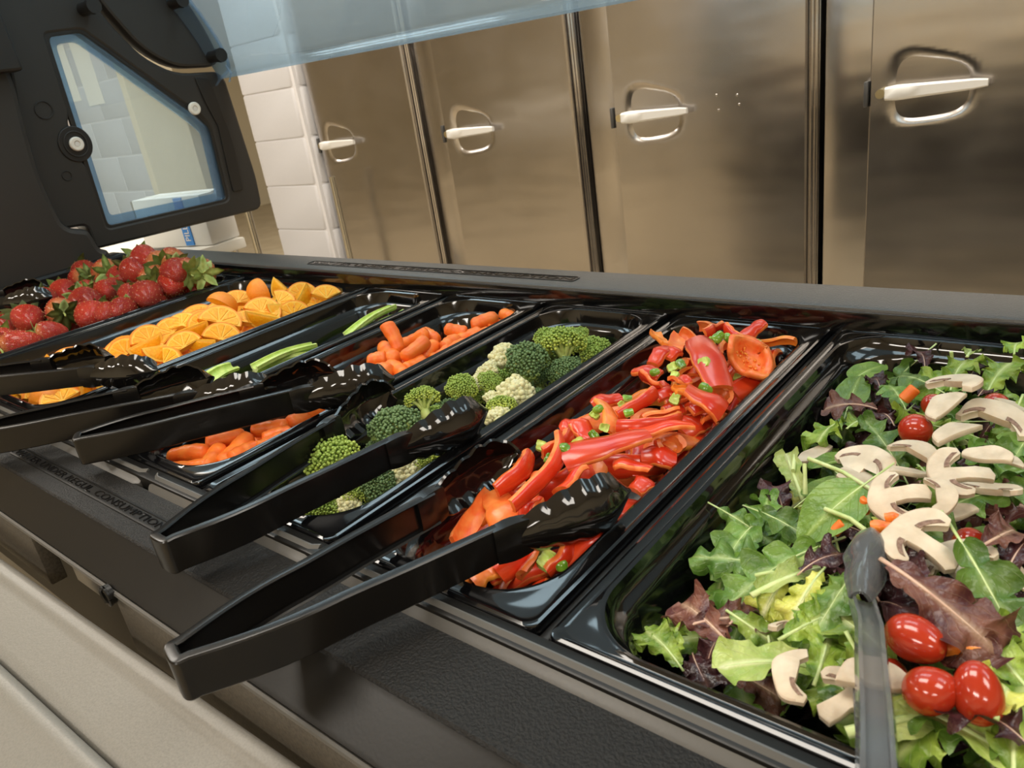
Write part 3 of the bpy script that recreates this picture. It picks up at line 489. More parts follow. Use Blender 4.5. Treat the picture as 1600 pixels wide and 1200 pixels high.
# ------------------------------------------------------------ end panel of the sneeze guard
PX = -1.55
gp = empty('guard_end_panel', 'black moulded sneeze guard end panel with a blue tinted window', 'guard panel', (PX, .6, FLOOR))
def gpart(o): o.parent = gp; o.matrix_parent_inverse = Matrix.Translation((-PX, -.6, -FLOOR)); return o
outer = rounded([(.598, .055), (.975, .050), (.980, .12), (.968, .325), (.955, .342), (.86, .346), (.80, .385), (.745, .47), (.70, .60), (.50, .62), (.50, .40), (.552, .395), (.552, .42), (.57, .41), (.548, .30), (.532, .125), (.545, .106), (.592, .102), (.598, .095)], [.004, .02, .02, .02, .015, .05, .06, .05, .01, .01, .005, .005, .005, .01, .01, .012, .01, .008, .006], 4)
hole = rounded([(.632, .088), (.899, .085), (.906, .235), (.888, .262), (.874, .276), (.706, .436), (.641, .432), (.6365, .30), (.628, .285), (.628, .215), (.633, .205)], [.008, .014, .02, .01, .012, .01, .006, .01, .008, .008, .008], 4)
gpart(poly_plate('panel_frame', outer, [hole], .05, .005, M['panelblk'], None, at_x(PX - .025)))
big = rounded([(.665, .30), (.665, .35), (.60, .44), (.54, .44), (.54, .30)], .02)
arm = rounded([(.705, .60), (.752, .478), (.803, .395), (.862, .356), (.952, .352), (.965, .37), (.948, .43), (.915, .50), (.86, .60)], [.01, .05, .05, .04, .012, .01, .04, .05, .01], 5)
gpart(poly_plate('upper_arm', arm, [], .036, .006, M['panelblk'], None, at_x(PX - .012)))
# recessed vertical channel on the right, steps
gpart(poly_plate('channel', rounded([(.912, .100), (.938, .100), (.944, .20), (.930, .330), (.898, .335), (.905, .29), (.92, .235)], .006), [], .004, .001, M['panelblk2'], None, at_x(PX + .001)))
gpart(poly_plate('window_lip', rounded([(.627, .083), (.904, .080), (.911, .236), (.893, .266), (.876, .282), (.708, .442), (.636, .438)], .01), [rounded([(.636, .092), (.895, .089), (.902, .233), (.884, .258), (.872, .270), (.704, .431), (.645, .427)], .01)], .008, .0015, M['panelblk2'], None, at_x(PX - .006)))
ring_o = rounded([(.634, .090), (.898, .087), (.905, .235), (.872, .275), (.705, .434), (.643, .430)], .008)
ring_i = rounded([(.650, .108), (.882, .104), (.888, .228), (.862, .258), (.695, .418), (.658, .416)], .010)
gpart(poly_plate('pane_edge', ring_o, [ring_i], .012, .003, M['guard_edge'], None, at_x(PX - .018)))
gpart(poly_plate('window_pane', ring_o, [], .005, .001, M['pane'], None, at_x(PX - .022)))
def disc(name, y, z, r, th, m, x=PX + .004, hole=True, mh='handle'):
    bm = bmesh.new()
    add_loops(bm, [[(x + dx, y + rr * math.cos(a), z + rr * math.sin(a)) for a in [2 * PI * k / 28 for k in range(28)]] for dx, rr in ((0, r), (th * .7, r), (th, r * .86), (th, r * .48), (th * .6, r * .42))], True, True, True)
    o = gpart(obj(name, bm, m, angle=30))
    if hole:
        bm = bmesh.new(); add_cyl(bm, (x, y, z), (x + th * .85, y, z), r * .34, 20); h = obj('screw', bm, M[mh]); h.parent = o
    return o
for (y, z) in ((.6265, .246), (.876, .277)):
    disc('washer', y, z, .0125, .006, M['white'])
gpart(poly_plate('washer_recess', [(.6265 + .030 * math.cos(2 * PI * k / 32), .246 + .032 * math.sin(2 * PI * k / 32)) for k in range(32)], [], .004, .0015, M['panelblk2'], None, at_x(PX + .0005)))
gpart(poly_plate('washer_ring', [(.6265 + .0215 * math.cos(2 * PI * k / 32), .246 + .0235 * math.sin(2 * PI * k / 32)) for k in range(32)], [[(.6265 + .019 * math.cos(2 * PI * k / 32), .246 + .021 * math.sin(2 * PI * k / 32)) for k in range(32)]], .004, .001, M['panelblk'], None, at_x(PX + .0025)))
for (y, z) in ((.945, .369), (.893, .472), (.72, .468)):
    bm = bmesh.new(); add_cyl(bm, (PX + .0, y, z), (PX + .034, y, z), .0115, 24); add_cyl(bm, (PX + .034, y, z), (PX + .046, y, z), .0135, 12); gpart(obj('knob', bm, M['panelblk2'], angle=30))
# moulded circles
for (y, z, r) in ((.594, .31, .016), (.593, .195, .009), (.925, .435, .014)):
    gpart(poly_plate('moulded_ring', [(y + r * math.cos(2 * PI * k / 24), z + r * math.sin(2 * PI * k / 24)) for k in range(24)], [[(y + r * .85 * math.cos(2 * PI * k / 24), z + r * .85 * math.sin(2 * PI * k / 24)) for k in range(24)]], .002, .0005, M['panelblk2'], None, at_x(PX + .0006)))
# the guard's post in front of the panel, heavy moulded leg
post = rounded([(.612, .012), (.606, .052), (.592, .060), (.584, .098), (.545, .11), (.536, .20), (.545, .30), (.552, .36), (.52, .56), (.30, .56), (.32, .30), (.36, .012)], [.004, .004, .006, .01, .02, .03, .03, .02, .01, .01, .02, .01], 4)
gpart(poly_plate('support_leg', post, [], .075, .010, M['panelblk'], None, at_x(PX + .0)))
gpart(poly_plate('leg_cover', rounded([(.562, .372), (.552, .60), (.36, .60), (.40, .37)], [.008, .01, .01, .008], 4), [], .03, .005, M['panelblk2'], None, at_x(PX + .050)))
gpart(poly_plate('foot_rib', rounded([(.640, .004), (.640, .030), (.630, .043), (.34, .038), (.34, .004)], [.003, .01, .01, .01, .01], 4), [], .05, .006, M['smooth_black'], None, at_x(PX + .02)))
# curved acrylic sheet
sg = empty('sneeze_guard', 'clear blue tinted curved acrylic sneeze guard above the food pans', 'sneeze guard', (PX, .95, .3))
prof = [(.955, .326), (.978, .338), (.984, .352), (.978, .385), (.962, .425), (.938, .470), (.905, .52), (.86, .58), (.80, .64), (.72, .69), (.62, .73), (.50, .75), (.38, .755)]
def smoothprof(P, it=2):
    for _ in range(it):
        Q = [P[0]]
        for a, b in zip(P, P[1:]): Q += [tuple(.75 * i + .25 * j for i, j in zip(a, b)), tuple(.25 * i + .75 * j for i, j in zip(a, b))]
        P = Q + [P[-1]]
    return P
pp = smoothprof(prof)
inn = []
for i, p in enumerate(pp):
    a, b = Vector(pp[max(i - 1, 0)]), Vector(pp[min(i + 1, len(pp) - 1)]); d = (b - a).normalized(); inn.append((p[0] - d.y * -.0 - (.0045 * d.y), p[1] + .0045 * d.x))
bm = bmesh.new()
sl = -.010
add_loops(bm, [[(x, y, z + (x - PX) * sl) for y, z in pp + inn[::-1]] for x in (PX + .004, .58)], True, True, True)
o = obj('acrylic_sheet', bm, M['guard'], angle=40); o.parent = sg; o.matrix_parent_inverse = Matrix.Translation((-PX, -.95, -.3))
bm = bmesh.new()
cap = [(p[0], p[1]) for p in pp[:34]]; capi = [(p[0] - .045 * (0.35 + .65 * min(1, max(0, (i) / 14))), p[1] - .012) for i, p in enumerate(pp[:34])]
add_loops(bm, [[(x, y, z) for y, z in cap + capi[::-1]] for x in (PX + .002, PX + .009)], True, True, True)
o = obj('end_flange', bm, M['guard_edge'], angle=40); o.parent = sg; o.matrix_parent_inverse = Matrix.Translation((-PX, -.95, -.3))
bm = bmesh.new()
for dx in (0, .004): add_tube(bm, [(PX + .03, .958, .350), (PX + .034 + dx, .962, .334), (PX + .030 - dx, .958, .318)], .0015, 6)
o = obj('clear_clip', bm, M['guard'], angle=40); o.parent = sg; o.matrix_parent_inverse = Matrix.Translation((-PX, -.95, -.3))

# ------------------------------------------------------------ tongs
def sweep_arm(bm, path, hs, n_in, t=.0028):
    """C-channel band standing on edge; path in XY, n_in=+1/-1 side of the flange (left of travel = +1)"""
    L = []
    for i, p in enumerate(path):
        a, b = path[max(i - 1, 0)], path[min(i + 1, len(path) - 1)]
        d = (Vector(b) - Vector(a)).normalized(); nrm = Vector((-d.y, d.x)) * n_in
        h = hs[i]; f = .0062
        P = [(0, -h * .9), (0, h * .9), (.0007, h * .975), (.0018, h), (f - .001, h), (f, h - .0009), (f - .0008, h - .0020), (t, h - .0026), (t, -h + .0026), (f - .0008, -h + .0020), (f, -h + .0009), (f - .001, -h), (.0018, -h), (.0007, -h * .975)]
        L.append([(p[0] + nrm.x * s, p[1] + nrm.y * s, z) for s, z in P])
    add_loops(bm, L, True, True, True)
def scoop_mesh(L, H, depth, side, lobes=5):
    """spoon on edge: x along length, z height, bulging toward side*y"""
    bm = bmesh.new(); nu, nv = 36, 12; V = []
    for i in range(nu + 1):
        u = i / nu
        w = min(1, .50 + .8 * u ** .8) * math.sqrt(max(.02, 1 - (max(0, (u - .52) / .48)) ** 2.4 * .94))
        w *= 1 + .11 * abs(math.sin(PI * lobes * max(0, u - .10) / .90)) * (1 if u > .10 else 0) - .05
        row = []
        for j in range(nv + 1):
            v = -1 + 2 * j / nv
            dd = depth * (math.sin(PI * min(1, u * .62 + .10)) ** .8) * (1 - abs(v) ** 2.2) - depth * .25 * max(0, (u - .8) / .2) ** 2 * 0
            tipin = -.012 * max(0, (u - .62) / .38) ** 2
            xx = u * L - .006 * max(0, u - .8) / .2 * v * v
            rib = .0005 * math.cos(v * PI * 3) * min(1, u * 2)
            row.append(bm.verts.new((xx, side * (dd + tipin + rib), v * w * H)))
        V.append(row)
    for a, b in zip(V, V[1:]):
        for j in range(nv): bm.faces.new((a[j], a[j + 1], b[j + 1], b[j]))
    bmesh.ops.recalc_face_normals(bm, faces=bm.faces[:])
    bmesh.ops.solidify(bm, geom=bm.faces[:], thickness=.0018)
    return bm
def tongs(bend, ta, tb, label, zoff=0, hl=.078, gap=.5):
    b = Vector(bend); b += ((Vector(ta) + Vector(tb)) / 2 - b).normalized() * .011; t = empty('serving_tongs', label, 'tongs', (b.x, b.y, b.z + zoff), group='black serving tongs laid across the pans')
    P = [Vector((q[0] - b.x, q[1] - b.y)) for q in (ta, tb)]
    mid = (P[0].normalized() + P[1].normalized()).normalized(); perp = Vector((mid.y, -mid.x))   # toward arm A (right side)
    if perp.dot(P[0]) < perp.dot(P[1]): perp = -perp
    ends = []
    for k, q in enumerate(P):
        d = q.normalized(); ends.append((q - d * hl, d))
    r = .0105
    def arm_pts(k):
        s = perp * (r if k == 0 else -r); e = ends[k][0]; out = []
        for i in range(15):
            u = i / 14; p = s * (1 - u) + e * u
            p = p + (perp if k == 0 else -perp) * (.004 * math.sin(PI * u) + .003 * math.sin(PI * min(1, u * 2.2)))
            out.append(p)
        return out
    A, B = arm_pts(0), arm_pts(1)
    turn = [perp * (r * math.copysign(abs(math.cos(a)) ** .6, math.cos(a))) - mid * (r * .75 * abs(math.sin(a)) ** .5) for a in [PI * k / 12 for k in range(1, 12)]]
    path = A[::-1] + turn + B[1:] if False else A[::-1] + turn + B
    n = len(path); hs = []
    for p in path:
        u = min(1, p.length / .2); hs.append(.0122 - .0008 * u - .0008 * max(0, u - .7) / .3)
    # direction: travelling A tip -> bend -> B tip ; interior is on the side of mid
    a0 = path[3]; d = (path[4] - path[3]); nl = Vector((-d.y, d.x)); side = 1 if nl.dot(-perp) > 0 else -1
    bm = bmesh.new(); sweep_arm(bm, [tuple(p) for p in path], hs, side)
    obj('arms', bm, M['tong'], t, angle=35)
    for k in range(2):
        e, d = ends[k]; e2 = (A if k == 0 else B)[-1]
        outw = perp if k == 0 else -perp
        nl = Vector((-d.y, d.x)); sd = 1 if nl.dot(outw) > 0 else -1
        bm = scoop_mesh(hl, .0205, .012, sd)
        obj('scoop', bm, M['scoop'], t, (e2.x, e2.y, 0), (0, 0, math.atan2(d.y, d.x)), angle=60)
        bm = bmesh.new(); L = []
        for u in range(6):
            s = u / 5; x = -.014 + .022 * s; h = .0106 + .0012 * math.sin(PI * s)
            L.append([(x, sd * y * (1 + .25 * math.sin(PI * s)), z) for y, z in ((-.0035, -h), (.003, -h), (.004, -h * .6), (.004, h * .6), (.003, h), (-.0035, h), (-.0045, h * .6), (-.0045, -h * .6))])
        add_loops(bm, L, True, True, True); obj('collar', bm, M['tong'], t, (e2.x, e2.y, 0), (0, 0, math.atan2(d.y, d.x)), angle=50)
    return t
TL = ['nearest black serving tongs, pointing over the red pepper pan', 'black serving tongs reaching over the broccoli pan', 'black serving tongs reaching over the carrot pan', 'black serving tongs lying over the celery pan', 'black serving tongs lying over the orange slices']
for (b, a, c), l_ in zip(TONGS, TL): tongs(b, a, c, l_)
tongs((-1.62, .18, .030), (-1.335, .425, .030), (-1.43, .46, .030), 'farthest black serving tongs, scoop beside the strawberries')
# grey clear tongs in the salad, standing handle toward the camera
ct_ = empty('salad_tongs', 'smoky clear plastic tongs stuck in the mixed salad', 'tongs', (-.075, .293, .02))
bm = bmesh.new()
def ribbon(pts, w, t):
    L = []
    for i, p in enumerate(pts):
        p = Vector(p); ww = w[i] / 2; L.append([p + Vector((x, 0, z)) for x, z in ((-ww, -t), (-ww * .8, 0), (-ww * .55, 0), (-ww * .5, -t * .55), (ww * .5, -t * .55), (ww * .55, 0), (ww * .8, 0), (ww, -t))])
    add_loops(bm, L, True, True, True)
hp = [(.0, 0, 0), (.009, -.022, .006), (.017, -.05, .014), (.026, -.08, .022), (.034, -.108, .028), (.041, -.135, .032), (.047, -.160, .032)]
ribbon(hp, [.0125, .0125, .0128, .013, .0132, .0135, .0135], .006)
add_loops(bm, [[(p[0] + .003 * (i / 6) - .006, p[1] - .004, p[2] - .016 - .012 * (1 - i / 6) + dz) for dz in (0,)] + [(p[0] + .003 * (i / 6) - .006 + .012, p[1] - .004, p[2] - .016 - .012 * (1 - i / 6)), (p[0] + .003 * (i / 6) - .006 + .012, p[1] - .004, p[2] - .019 - .012 * (1 - i / 6)), (p[0] + .003 * (i / 6) - .006, p[1] - .004, p[2] - .019 - .012 * (1 - i / 6))] for i, p in enumerate(hp)], True, True, True)
obj('arms', bm, M['smoke'], ct_, (0, 0, 0), angle=40)
for dz, rl in ((0, 0), (-.030, PI)):
    bm = scoop_mesh(.056, .0105, .012, 1, 3)
    obj('scoop', bm, M['smoke'], ct_, (.0, -.004, dz + .0), Euler((PI / 2 + rl, 0, math.radians(100)), 'XYZ'), angle=60)

# ------------------------------------------------------------ food materials
def foodmat(name, c1, c2, rough=.35, nscale=60, lo=.35, hi=.65, bump=None, sss=.15, rnd=0.0, spec=.5, coat=0):
    m = mat(name, c1, rough, spec=spec, coat=coat, var=(nscale, c2, lo, hi), bump=bump, sss=sss)
    if rnd:
        nt = m.node_tree; b = nt.nodes['Principled BSDF']; src = b.inputs['Base Color'].links[0].from_socket
        oi = nt.nodes.new('ShaderNodeObjectInfo'); mr = nt.nodes.new('ShaderNodeMapRange')
        mr.inputs[3].default_value = 1 - rnd; mr.inputs[4].default_value = 1 + rnd * .7
        hs = nt.nodes.new('ShaderNodeHueSaturation'); nt.links.new(oi.outputs['Random'], mr.inputs[0]); nt.links.new(mr.outputs[0], hs.inputs['Value'])
        nt.links.new(src, hs.inputs['Color']); nt.links.new(hs.outputs[0], b.inputs['Base Color'])
    return m
M['carrot'] = foodmat('baby_carrot_skin', (.88, .155, .014), (.93, .24, .03), .42, 90, bump=(180, .25, .0006), rnd=.12)
M['celery'] = foodmat('celery_green', (.42, .60, .10), (.62, .74, .22), .4, 120, rnd=.1)
M['celery_cut'] = foodmat('celery_cut_end', (.62, .74, .30), (.75, .82, .45), .5, 120)
M['rind'] = foodmat('orange_rind', (.90, .25, .008), (.93, .32, .012), .45, 400, bump=(900, .5, .0006), rnd=.08)
M['pith'] = foodmat('orange_pith', (.93, .47, .035), (.95, .56, .08), .6, 60)
M['pulp'] = foodmat('orange_pulp', (.92, .35, .006), (.95, .47, .018), .35, 260, bump=(420, .5, .001), rnd=.08, spec=.35)
M['pep_skin'] = foodmat('red_pepper_skin', (.60, .024, .006), (.70, .06, .013), .24, 40, rnd=.16, spec=.5, coat=.15)
M['pep_flesh'] = foodmat('red_pepper_flesh', (.82, .13, .022), (.90, .26, .06), .32, 120, bump=(300, .3, .0006), rnd=.15)
M['pep_orange'] = foodmat('orange_pepper_flesh', (.88, .20, .02), (.9, .30, .04), .3, 120, bump=(260, .3, .0006))
M['grn_skin'] = foodmat('green_pepper_skin', (.10, .24, .015), (.22, .38, .03), .18, 60, rnd=.25, coat=.3)
M['grn_flesh'] = foodmat('green_pepper_flesh', (.40, .55, .09), (.55, .66, .16), .3, 120, rnd=.15)
M['tomato'] = foodmat('grape_tomato_skin', (.36, .022, .008), (.46, .045, .012), .15, 20, coat=.35, rnd=.1)
M['scar'] = mat('stem_scar', (.35, .16, .04), .6)
M['mush'] = foodmat('mushroom_flesh', (.52, .42, .30), (.68, .57, .43), .55, 55, bump=(240, .3, .0006), rnd=.08)
M['mush_skin'] = foodmat('mushroom_cap_skin', (.50, .37, .25), (.64, .52, .39), .5, 70)
M['gill'] = foodmat('mushroom_gills', (.18, .10, .07), (.30, .19, .13), .6, 300, bump=(700, .8, .001))
M['bstalk'] = foodmat('broccoli_stalk', (.50, .62, .15), (.68, .76, .28), .45, 60, rnd=.08)
M['calyx'] = foodmat('strawberry_leaf_crown', (.24, .34, .06), (.44, .52, .16), .5, 100, rnd=.25)
M['cauli'] = foodmat('cauliflower_curd', (.62, .57, .28), (.72, .68, .42), .6, 90, bump=(500, .5, .001))
def budmat(name, top, low, zlo, zhi):
    m = foodmat(name, top, low, .55, 200, bump=(900, .6, .001), sss=.05)
    nt = m.node_tree; b = nt.nodes['Principled BSDF']
    tc = nt.nodes.new('ShaderNodeTexCoord'); sx = nt.nodes.new('ShaderNodeSeparateXYZ'); nt.links.new(tc.outputs['Object'], sx.inputs[0])
    n = nt.nodes.new('ShaderNodeTexNoise'); n.inputs['Scale'].default_value = 90; nt.links.new(tc.outputs['Object'], n.inputs['Vector'])
    ad = nt.nodes.new('ShaderNodeMath'); ad.operation = 'MULTIPLY_ADD'; ad.inputs[1].default_value = .018; nt.links.new(n.outputs['Fac'], ad.inputs[0]); nt.links.new(sx.outputs['Z'], ad.inputs[2])
    mr = nt.nodes.new('ShaderNodeMapRange'); mr.inputs[1].default_value = zlo; mr.inputs[2].default_value = zhi; nt.links.new(ad.outputs[0], mr.inputs[0])
    mx = nt.nodes.new('ShaderNodeMix'); mx.data_type = 'RGBA'; mx.inputs['A'].default_value = (*low, 1); mx.inputs['B'].default_value = (*top, 1)
    nt.links.new(mr.outputs[0], mx.inputs['Factor']); nt.links.new(mx.outputs['Result'], b.inputs['Base Color'])
    return m
M['bud_dark'] = budmat('broccoli_buds_dark', (.12, .20, .07), (.50, .60, .09), .018, .036)
M['bud_light'] = budmat('broccoli_buds_yellow_green', (.28, .40, .07), (.64, .70, .11), .020, .046)
def strawmat():
    m = foodmat('strawberry_flesh', (.38, .010, .006), (.54, .030, .010), .25, 25, rnd=.25, coat=.2)
    nt = m.node_tree; b = nt.nodes['Principled BSDF']
    tc = nt.nodes.new('ShaderNodeTexCoord'); mp = nt.nodes.new('ShaderNodeMapping'); mp.inputs['Scale'].default_value = (175, 140, 175)
    nt.links.new(tc.outputs['Object'], mp.inputs[0])
    v = nt.nodes.new('ShaderNodeTexVoronoi'); v.inputs['Randomness'].default_value = .35; nt.links.new(mp.outputs[0], v.inputs['Vector'])
    cr = nt.nodes.new('ShaderNodeValToRGB'); cr.color_ramp.elements[0].position = .20; cr.color_ramp.elements[1].position = .30
    nt.links.new(v.outputs['Distance'], cr.inputs[0])
    mx = nt.nodes.new('ShaderNodeMix'); mx.data_type = 'RGBA'; src = b.inputs['Base Color'].links[0].from_socket
    mx.inputs['A'].default_value = (.70, .16, .04, 1); nt.links.new(src, mx.inputs['B']); nt.links.new(cr.outputs[0], mx.inputs['Factor'])
    sx = nt.nodes.new('ShaderNodeSeparateXYZ'); nt.links.new(tc.outputs['Object'], sx.inputs[0])
    mr = nt.nodes.new('ShaderNodeMapRange'); mr.inputs[1].default_value = .001; mr.inputs[2].default_value = .011; nt.links.new(sx.outputs['Y'], mr.inputs[0])
    m3 = nt.nodes.new('ShaderNodeMix'); m3.data_type = 'RGBA'; m3.inputs['A'].default_value = (.72, .26, .08, 1)
    nt.links.new(mx.outputs['Result'], m3.inputs['B']); nt.links.new(mr.outputs[0], m3.inputs['Factor']); nt.links.new(m3.outputs['Result'], b.inputs['Base Color'])
    bp = nt.nodes.new('ShaderNodeBump'); bp.inputs['Strength'].default_value = 1; bp.inputs['Distance'].default_value = .002
    mr2 = nt.nodes.new('ShaderNodeMapRange'); mr2.inputs[1].default_value = .1; mr2.inputs[2].default_value = .6; nt.links.new(v.outputs['Distance'], mr2.inputs[0])
    nt.links.new(mr2.outputs[0], bp.inputs['Height']); nt.links.new(bp.outputs[0], b.inputs['Normal'])
    return m
M['straw'] = strawmat()
def leafmat(name, c1, c2, vein, rough=.35, vs=.5):
    m = bpy.data.materials.new(name); m.use_nodes = True; nt = m.node_tree; b = nt.nodes['Principled BSDF']
    tc = nt.nodes.new('ShaderNodeTexCoord'); uv = nt.nodes.new('ShaderNodeUVMap')
    n = nt.nodes.new('ShaderNodeTexNoise'); n.inputs['Scale'].default_value = 45; n.inputs['Detail'].default_value = 3; nt.links.new(tc.outputs['Object'], n.inputs['Vector'])
    cr = nt.nodes.new('ShaderNodeValToRGB'); cr.color_ramp.elements[0].position = .38; cr.color_ramp.elements[1].position = .62
    cr.color_ramp.elements[0].color = (*c1, 1); cr.color_ramp.elements[1].color = (*c2, 1); nt.links.new(n.outputs['Fac'], cr.inputs[0])
    sx = nt.nodes.new('ShaderNodeSeparateXYZ'); nt.links.new(uv.outputs[0], sx.inputs[0])
    au = nt.nodes.new('ShaderNodeMath'); au.operation = 'ABSOLUTE'; nt.links.new(sx.outputs[0], au.inputs[0])
    t = nt.nodes.new('ShaderNodeMath'); t.operation = 'MULTIPLY_ADD'; t.inputs[1].default_value = -.38; nt.links.new(au.outputs[0], t.inputs[0]); nt.links.new(sx.outputs[1], t.inputs[2])
    m2 = nt.nodes.new('ShaderNodeMath'); m2.operation = 'MULTIPLY'; m2.inputs[1].default_value = 7 * PI; nt.links.new(t.outputs[0], m2.inputs[0])
    sn = nt.nodes.new('ShaderNodeMath'); sn.operation = 'SINE'; nt.links.new(m2.outputs[0], sn.inputs[0])
    ab = nt.nodes.new('ShaderNodeMath'); ab.operation = 'ABSOLUTE'; nt.links.new(sn.outputs[0], ab.inputs[0])
    mr = nt.nodes.new('ShaderNodeMapRange'); mr.inputs[1].default_value = 0; mr.inputs[2].default_value = .16; mr.inputs[3].default_value = vs; mr.inputs[4].default_value = 0
    nt.links.new(ab.outputs[0], mr.inputs[0])
    rb = nt.nodes.new('ShaderNodeMapRange'); rb.inputs[1].default_value = .03; rb.inputs[2].default_value = .22; rb.inputs[3].default_value = .9; rb.inputs[4].default_value = 0
    nt.links.new(au.outputs[0], rb.inputs[0])
    mxm = nt.nodes.new('ShaderNodeMath'); mxm.operation = 'MAXIMUM'; nt.links.new(mr.outputs[0], mxm.inputs[0]); nt.links.new(rb.outputs[0], mxm.inputs[1])
    mx = nt.nodes.new('ShaderNodeMix'); mx.data_type = 'RGBA'; mx.inputs['B'].default_value = (*vein, 1)
    nt.links.new(cr.outputs[0], mx.inputs['A']); nt.links.new(mxm.outputs[0], mx.inputs['Factor'])
    oi = nt.nodes.new('ShaderNodeObjectInfo'); mr3 = nt.nodes.new('ShaderNodeMapRange'); mr3.inputs[3].default_value = .72; mr3.inputs[4].default_value = 1.25
    nt.links.new(oi.outputs['Random'], mr3.inputs[0]); hs = nt.nodes.new('ShaderNodeHueSaturation'); nt.links.new(mr3.outputs[0], hs.inputs['Value'])
    nt.links.new(mx.outputs['Result'], hs.inputs['Color']); nt.links.new(hs.outputs[0], b.inputs['Base Color'])
    bp = nt.nodes.new('ShaderNodeBump'); bp.inputs['Strength'].default_value = .5; bp.inputs['Distance'].default_value = -.0012
    nt.links.new(mxm.outputs[0], bp.inputs['Height'])
    bp2 = nt.nodes.new('ShaderNodeBump'); bp2.inputs['Strength'].default_value = .35; bp2.inputs['Distance'].default_value = .003
    n2 = nt.nodes.new('ShaderNodeTexNoise'); n2.inputs['Scale'].default_value = 160; nt.links.new(tc.outputs['Object'], n2.inputs['Vector'])
    nt.links.new(n2.outputs['Fac'], bp2.inputs['Height']); nt.links.new(bp.outputs[0], bp2.inputs['Normal']); nt.links.new(bp2.outputs[0], b.inputs['Normal'])
    b.inputs['Roughness'].default_value = rough
    tl = nt.nodes.new('ShaderNodeBsdfTranslucent'); nt.links.new(hs.outputs[0], tl.inputs[0])
    ms = nt.nodes.new('ShaderNodeMixShader'); ms.inputs[0].default_value = .15
    nt.links.new(b.outputs[0], ms.inputs[1]); nt.links.new(tl.outputs[0], ms.inputs[2]); nt.links.new(ms.outputs[0], nt.nodes['Material Output'].inputs[0])
    return m
M['lf_spinach'] = leafmat('spinach_leaf', (.10, .20, .022), (.17, .29, .035), (.28, .40, .09))
M['lf_mizuna'] = leafmat('mizuna_leaf', (.07, .16, .022), (.15, .27, .04), (.32, .44, .14))
M['lf_frill'] = leafmat('green_frill_lettuce', (.14, .26, .025), (.36, .49, .07), (.55, .64, .24))
M['lf_yellow'] = leafmat('yellow_green_lettuce', (.44, .50, .06), (.64, .64, .14), (.80, .80, .45))
M['lf_romaine'] = leafmat('pale_romaine_rib', (.30, .42, .08), (.52, .60, .19), (.72, .73, .42))
M['lf_red'] = leafmat('red_leaf_lettuce', (.07, .018, .020), (.19, .075, .050), (.38, .24, .16))
M['lf_dark'] = leafmat('dark_purple_lettuce', (.026, .009, .012), (.075, .024, .028), (.12, .05, .045), .28)
M['rib'] = foodmat('pale_leaf_rib', (.42, .54, .18), (.60, .68, .32), .4, 80)
M['rib_red'] = foodmat('pinkish_leaf_rib', (.50, .28, .22), (.62, .42, .30), .4, 80)

# ------------------------------------------------------------ food meshes
CAMP = Vector((0, 0, CAM_H))
def qseg(a, b, roll=0):
    y = (b - a).normalized(); z = Vector((0, 0, 1)); z = (z - y * z.dot(y)).normalized(); x = y.cross(z)
    return Matrix((x, y, z)).transposed().to_quaternion() @ Quaternion((0, 1, 0), roll)
def qnorm(n, spin=0):
    return Vector(n).to_track_quat('Z', 'Y') @ Quaternion((0, 0, 1), spin)
def put(name, me, loc, q, s=1, kids=()):
    o = link(name, me, None, loc, q); o.scale = (s, s, s) if not isinstance(s, tuple) else s
    for kn, km in kids: link(kn, km, o)
    return o

def carrot_me(sd):
    r = random.Random(sd); bm = bmesh.new(); L = []; bend = r.uniform(-.003, .003)
    for i in range(15):
        t = i / 14; y = (t - .5)
        e = min(t, 1 - t); cap = math.sqrt(max(0, 1 - (1 - min(1, e / .14)) ** 2)) if e < .14 else 1
        rad = (.0088 - .0022 * t) * max(cap, .12) * (1 + .04 * math.sin(t * 23 + sd)) / .05
        L.append([(rad * math.cos(a) * .05 * (1 + .04 * math.sin(3 * a + sd)) + bend * math.sin(PI * t), y * .05, rad * math.sin(a) * .05) for a in [2 * PI * k / 14 for k in range(14)]])
    add_loops(bm, L, True, True, True); return mesh_of('baby_carrot', bm, M['carrot'])
carrots = [carrot_me(k) for k in range(4)]
def place_carrot(e, tmpl, grp):
    a, b = Vector(e[:3]), Vector(e[3:6]); L = (b - a).length
    if R.random() < .5: a, b = b, a
    s = min(1.25, max(.75, L / .046)); th = min(1.25, max(1.05, s))
    o = put('baby_carrot', R.choice(carrots), (a + b) / 2, qseg(a, b, R.uniform(0, 6)), (th, L / .048 if L / .048 < 1.5 else 1.5, th))
    return ranked(o, tmpl, 'carrot', grp)
for e in CARROTS_NEAR: place_carrot(e, 'baby carrot in the near heap in front of the tongs, {} from the left', 'baby carrots')
for i, e in enumerate(CARROTS_FAR):
    if i == 0:
        o = place_carrot(e, '', 'baby carrots'); RANK[''].remove(o); o['label'] = 'baby carrot standing upright at the left of the far heap'
    else: place_carrot(e, 'baby carrot in the far heap behind the tongs, {} from the left', 'baby carrots')
for k in range(64):
    y = .26 + .37 * (k + R.random()) / 64; x = R.uniform(-.655, -.562); z = R.choice((-.047, -.038))
    if y > .6 and x < -.60: continue
    a = R.uniform(-.9, .9) + PI / 2; d = Vector((math.cos(a), math.sin(a), R.uniform(-.1, .1))) * .023; c = Vector((x, y, z))
    o = put('baby_carrot', R.choice(carrots), c, qseg(c - d, c + d, R.uniform(0, 6)))
    tag(o, 'baby carrot buried low in the carrot pan under other carrots', 'carrot', 'baby carrots buried low in their pan')

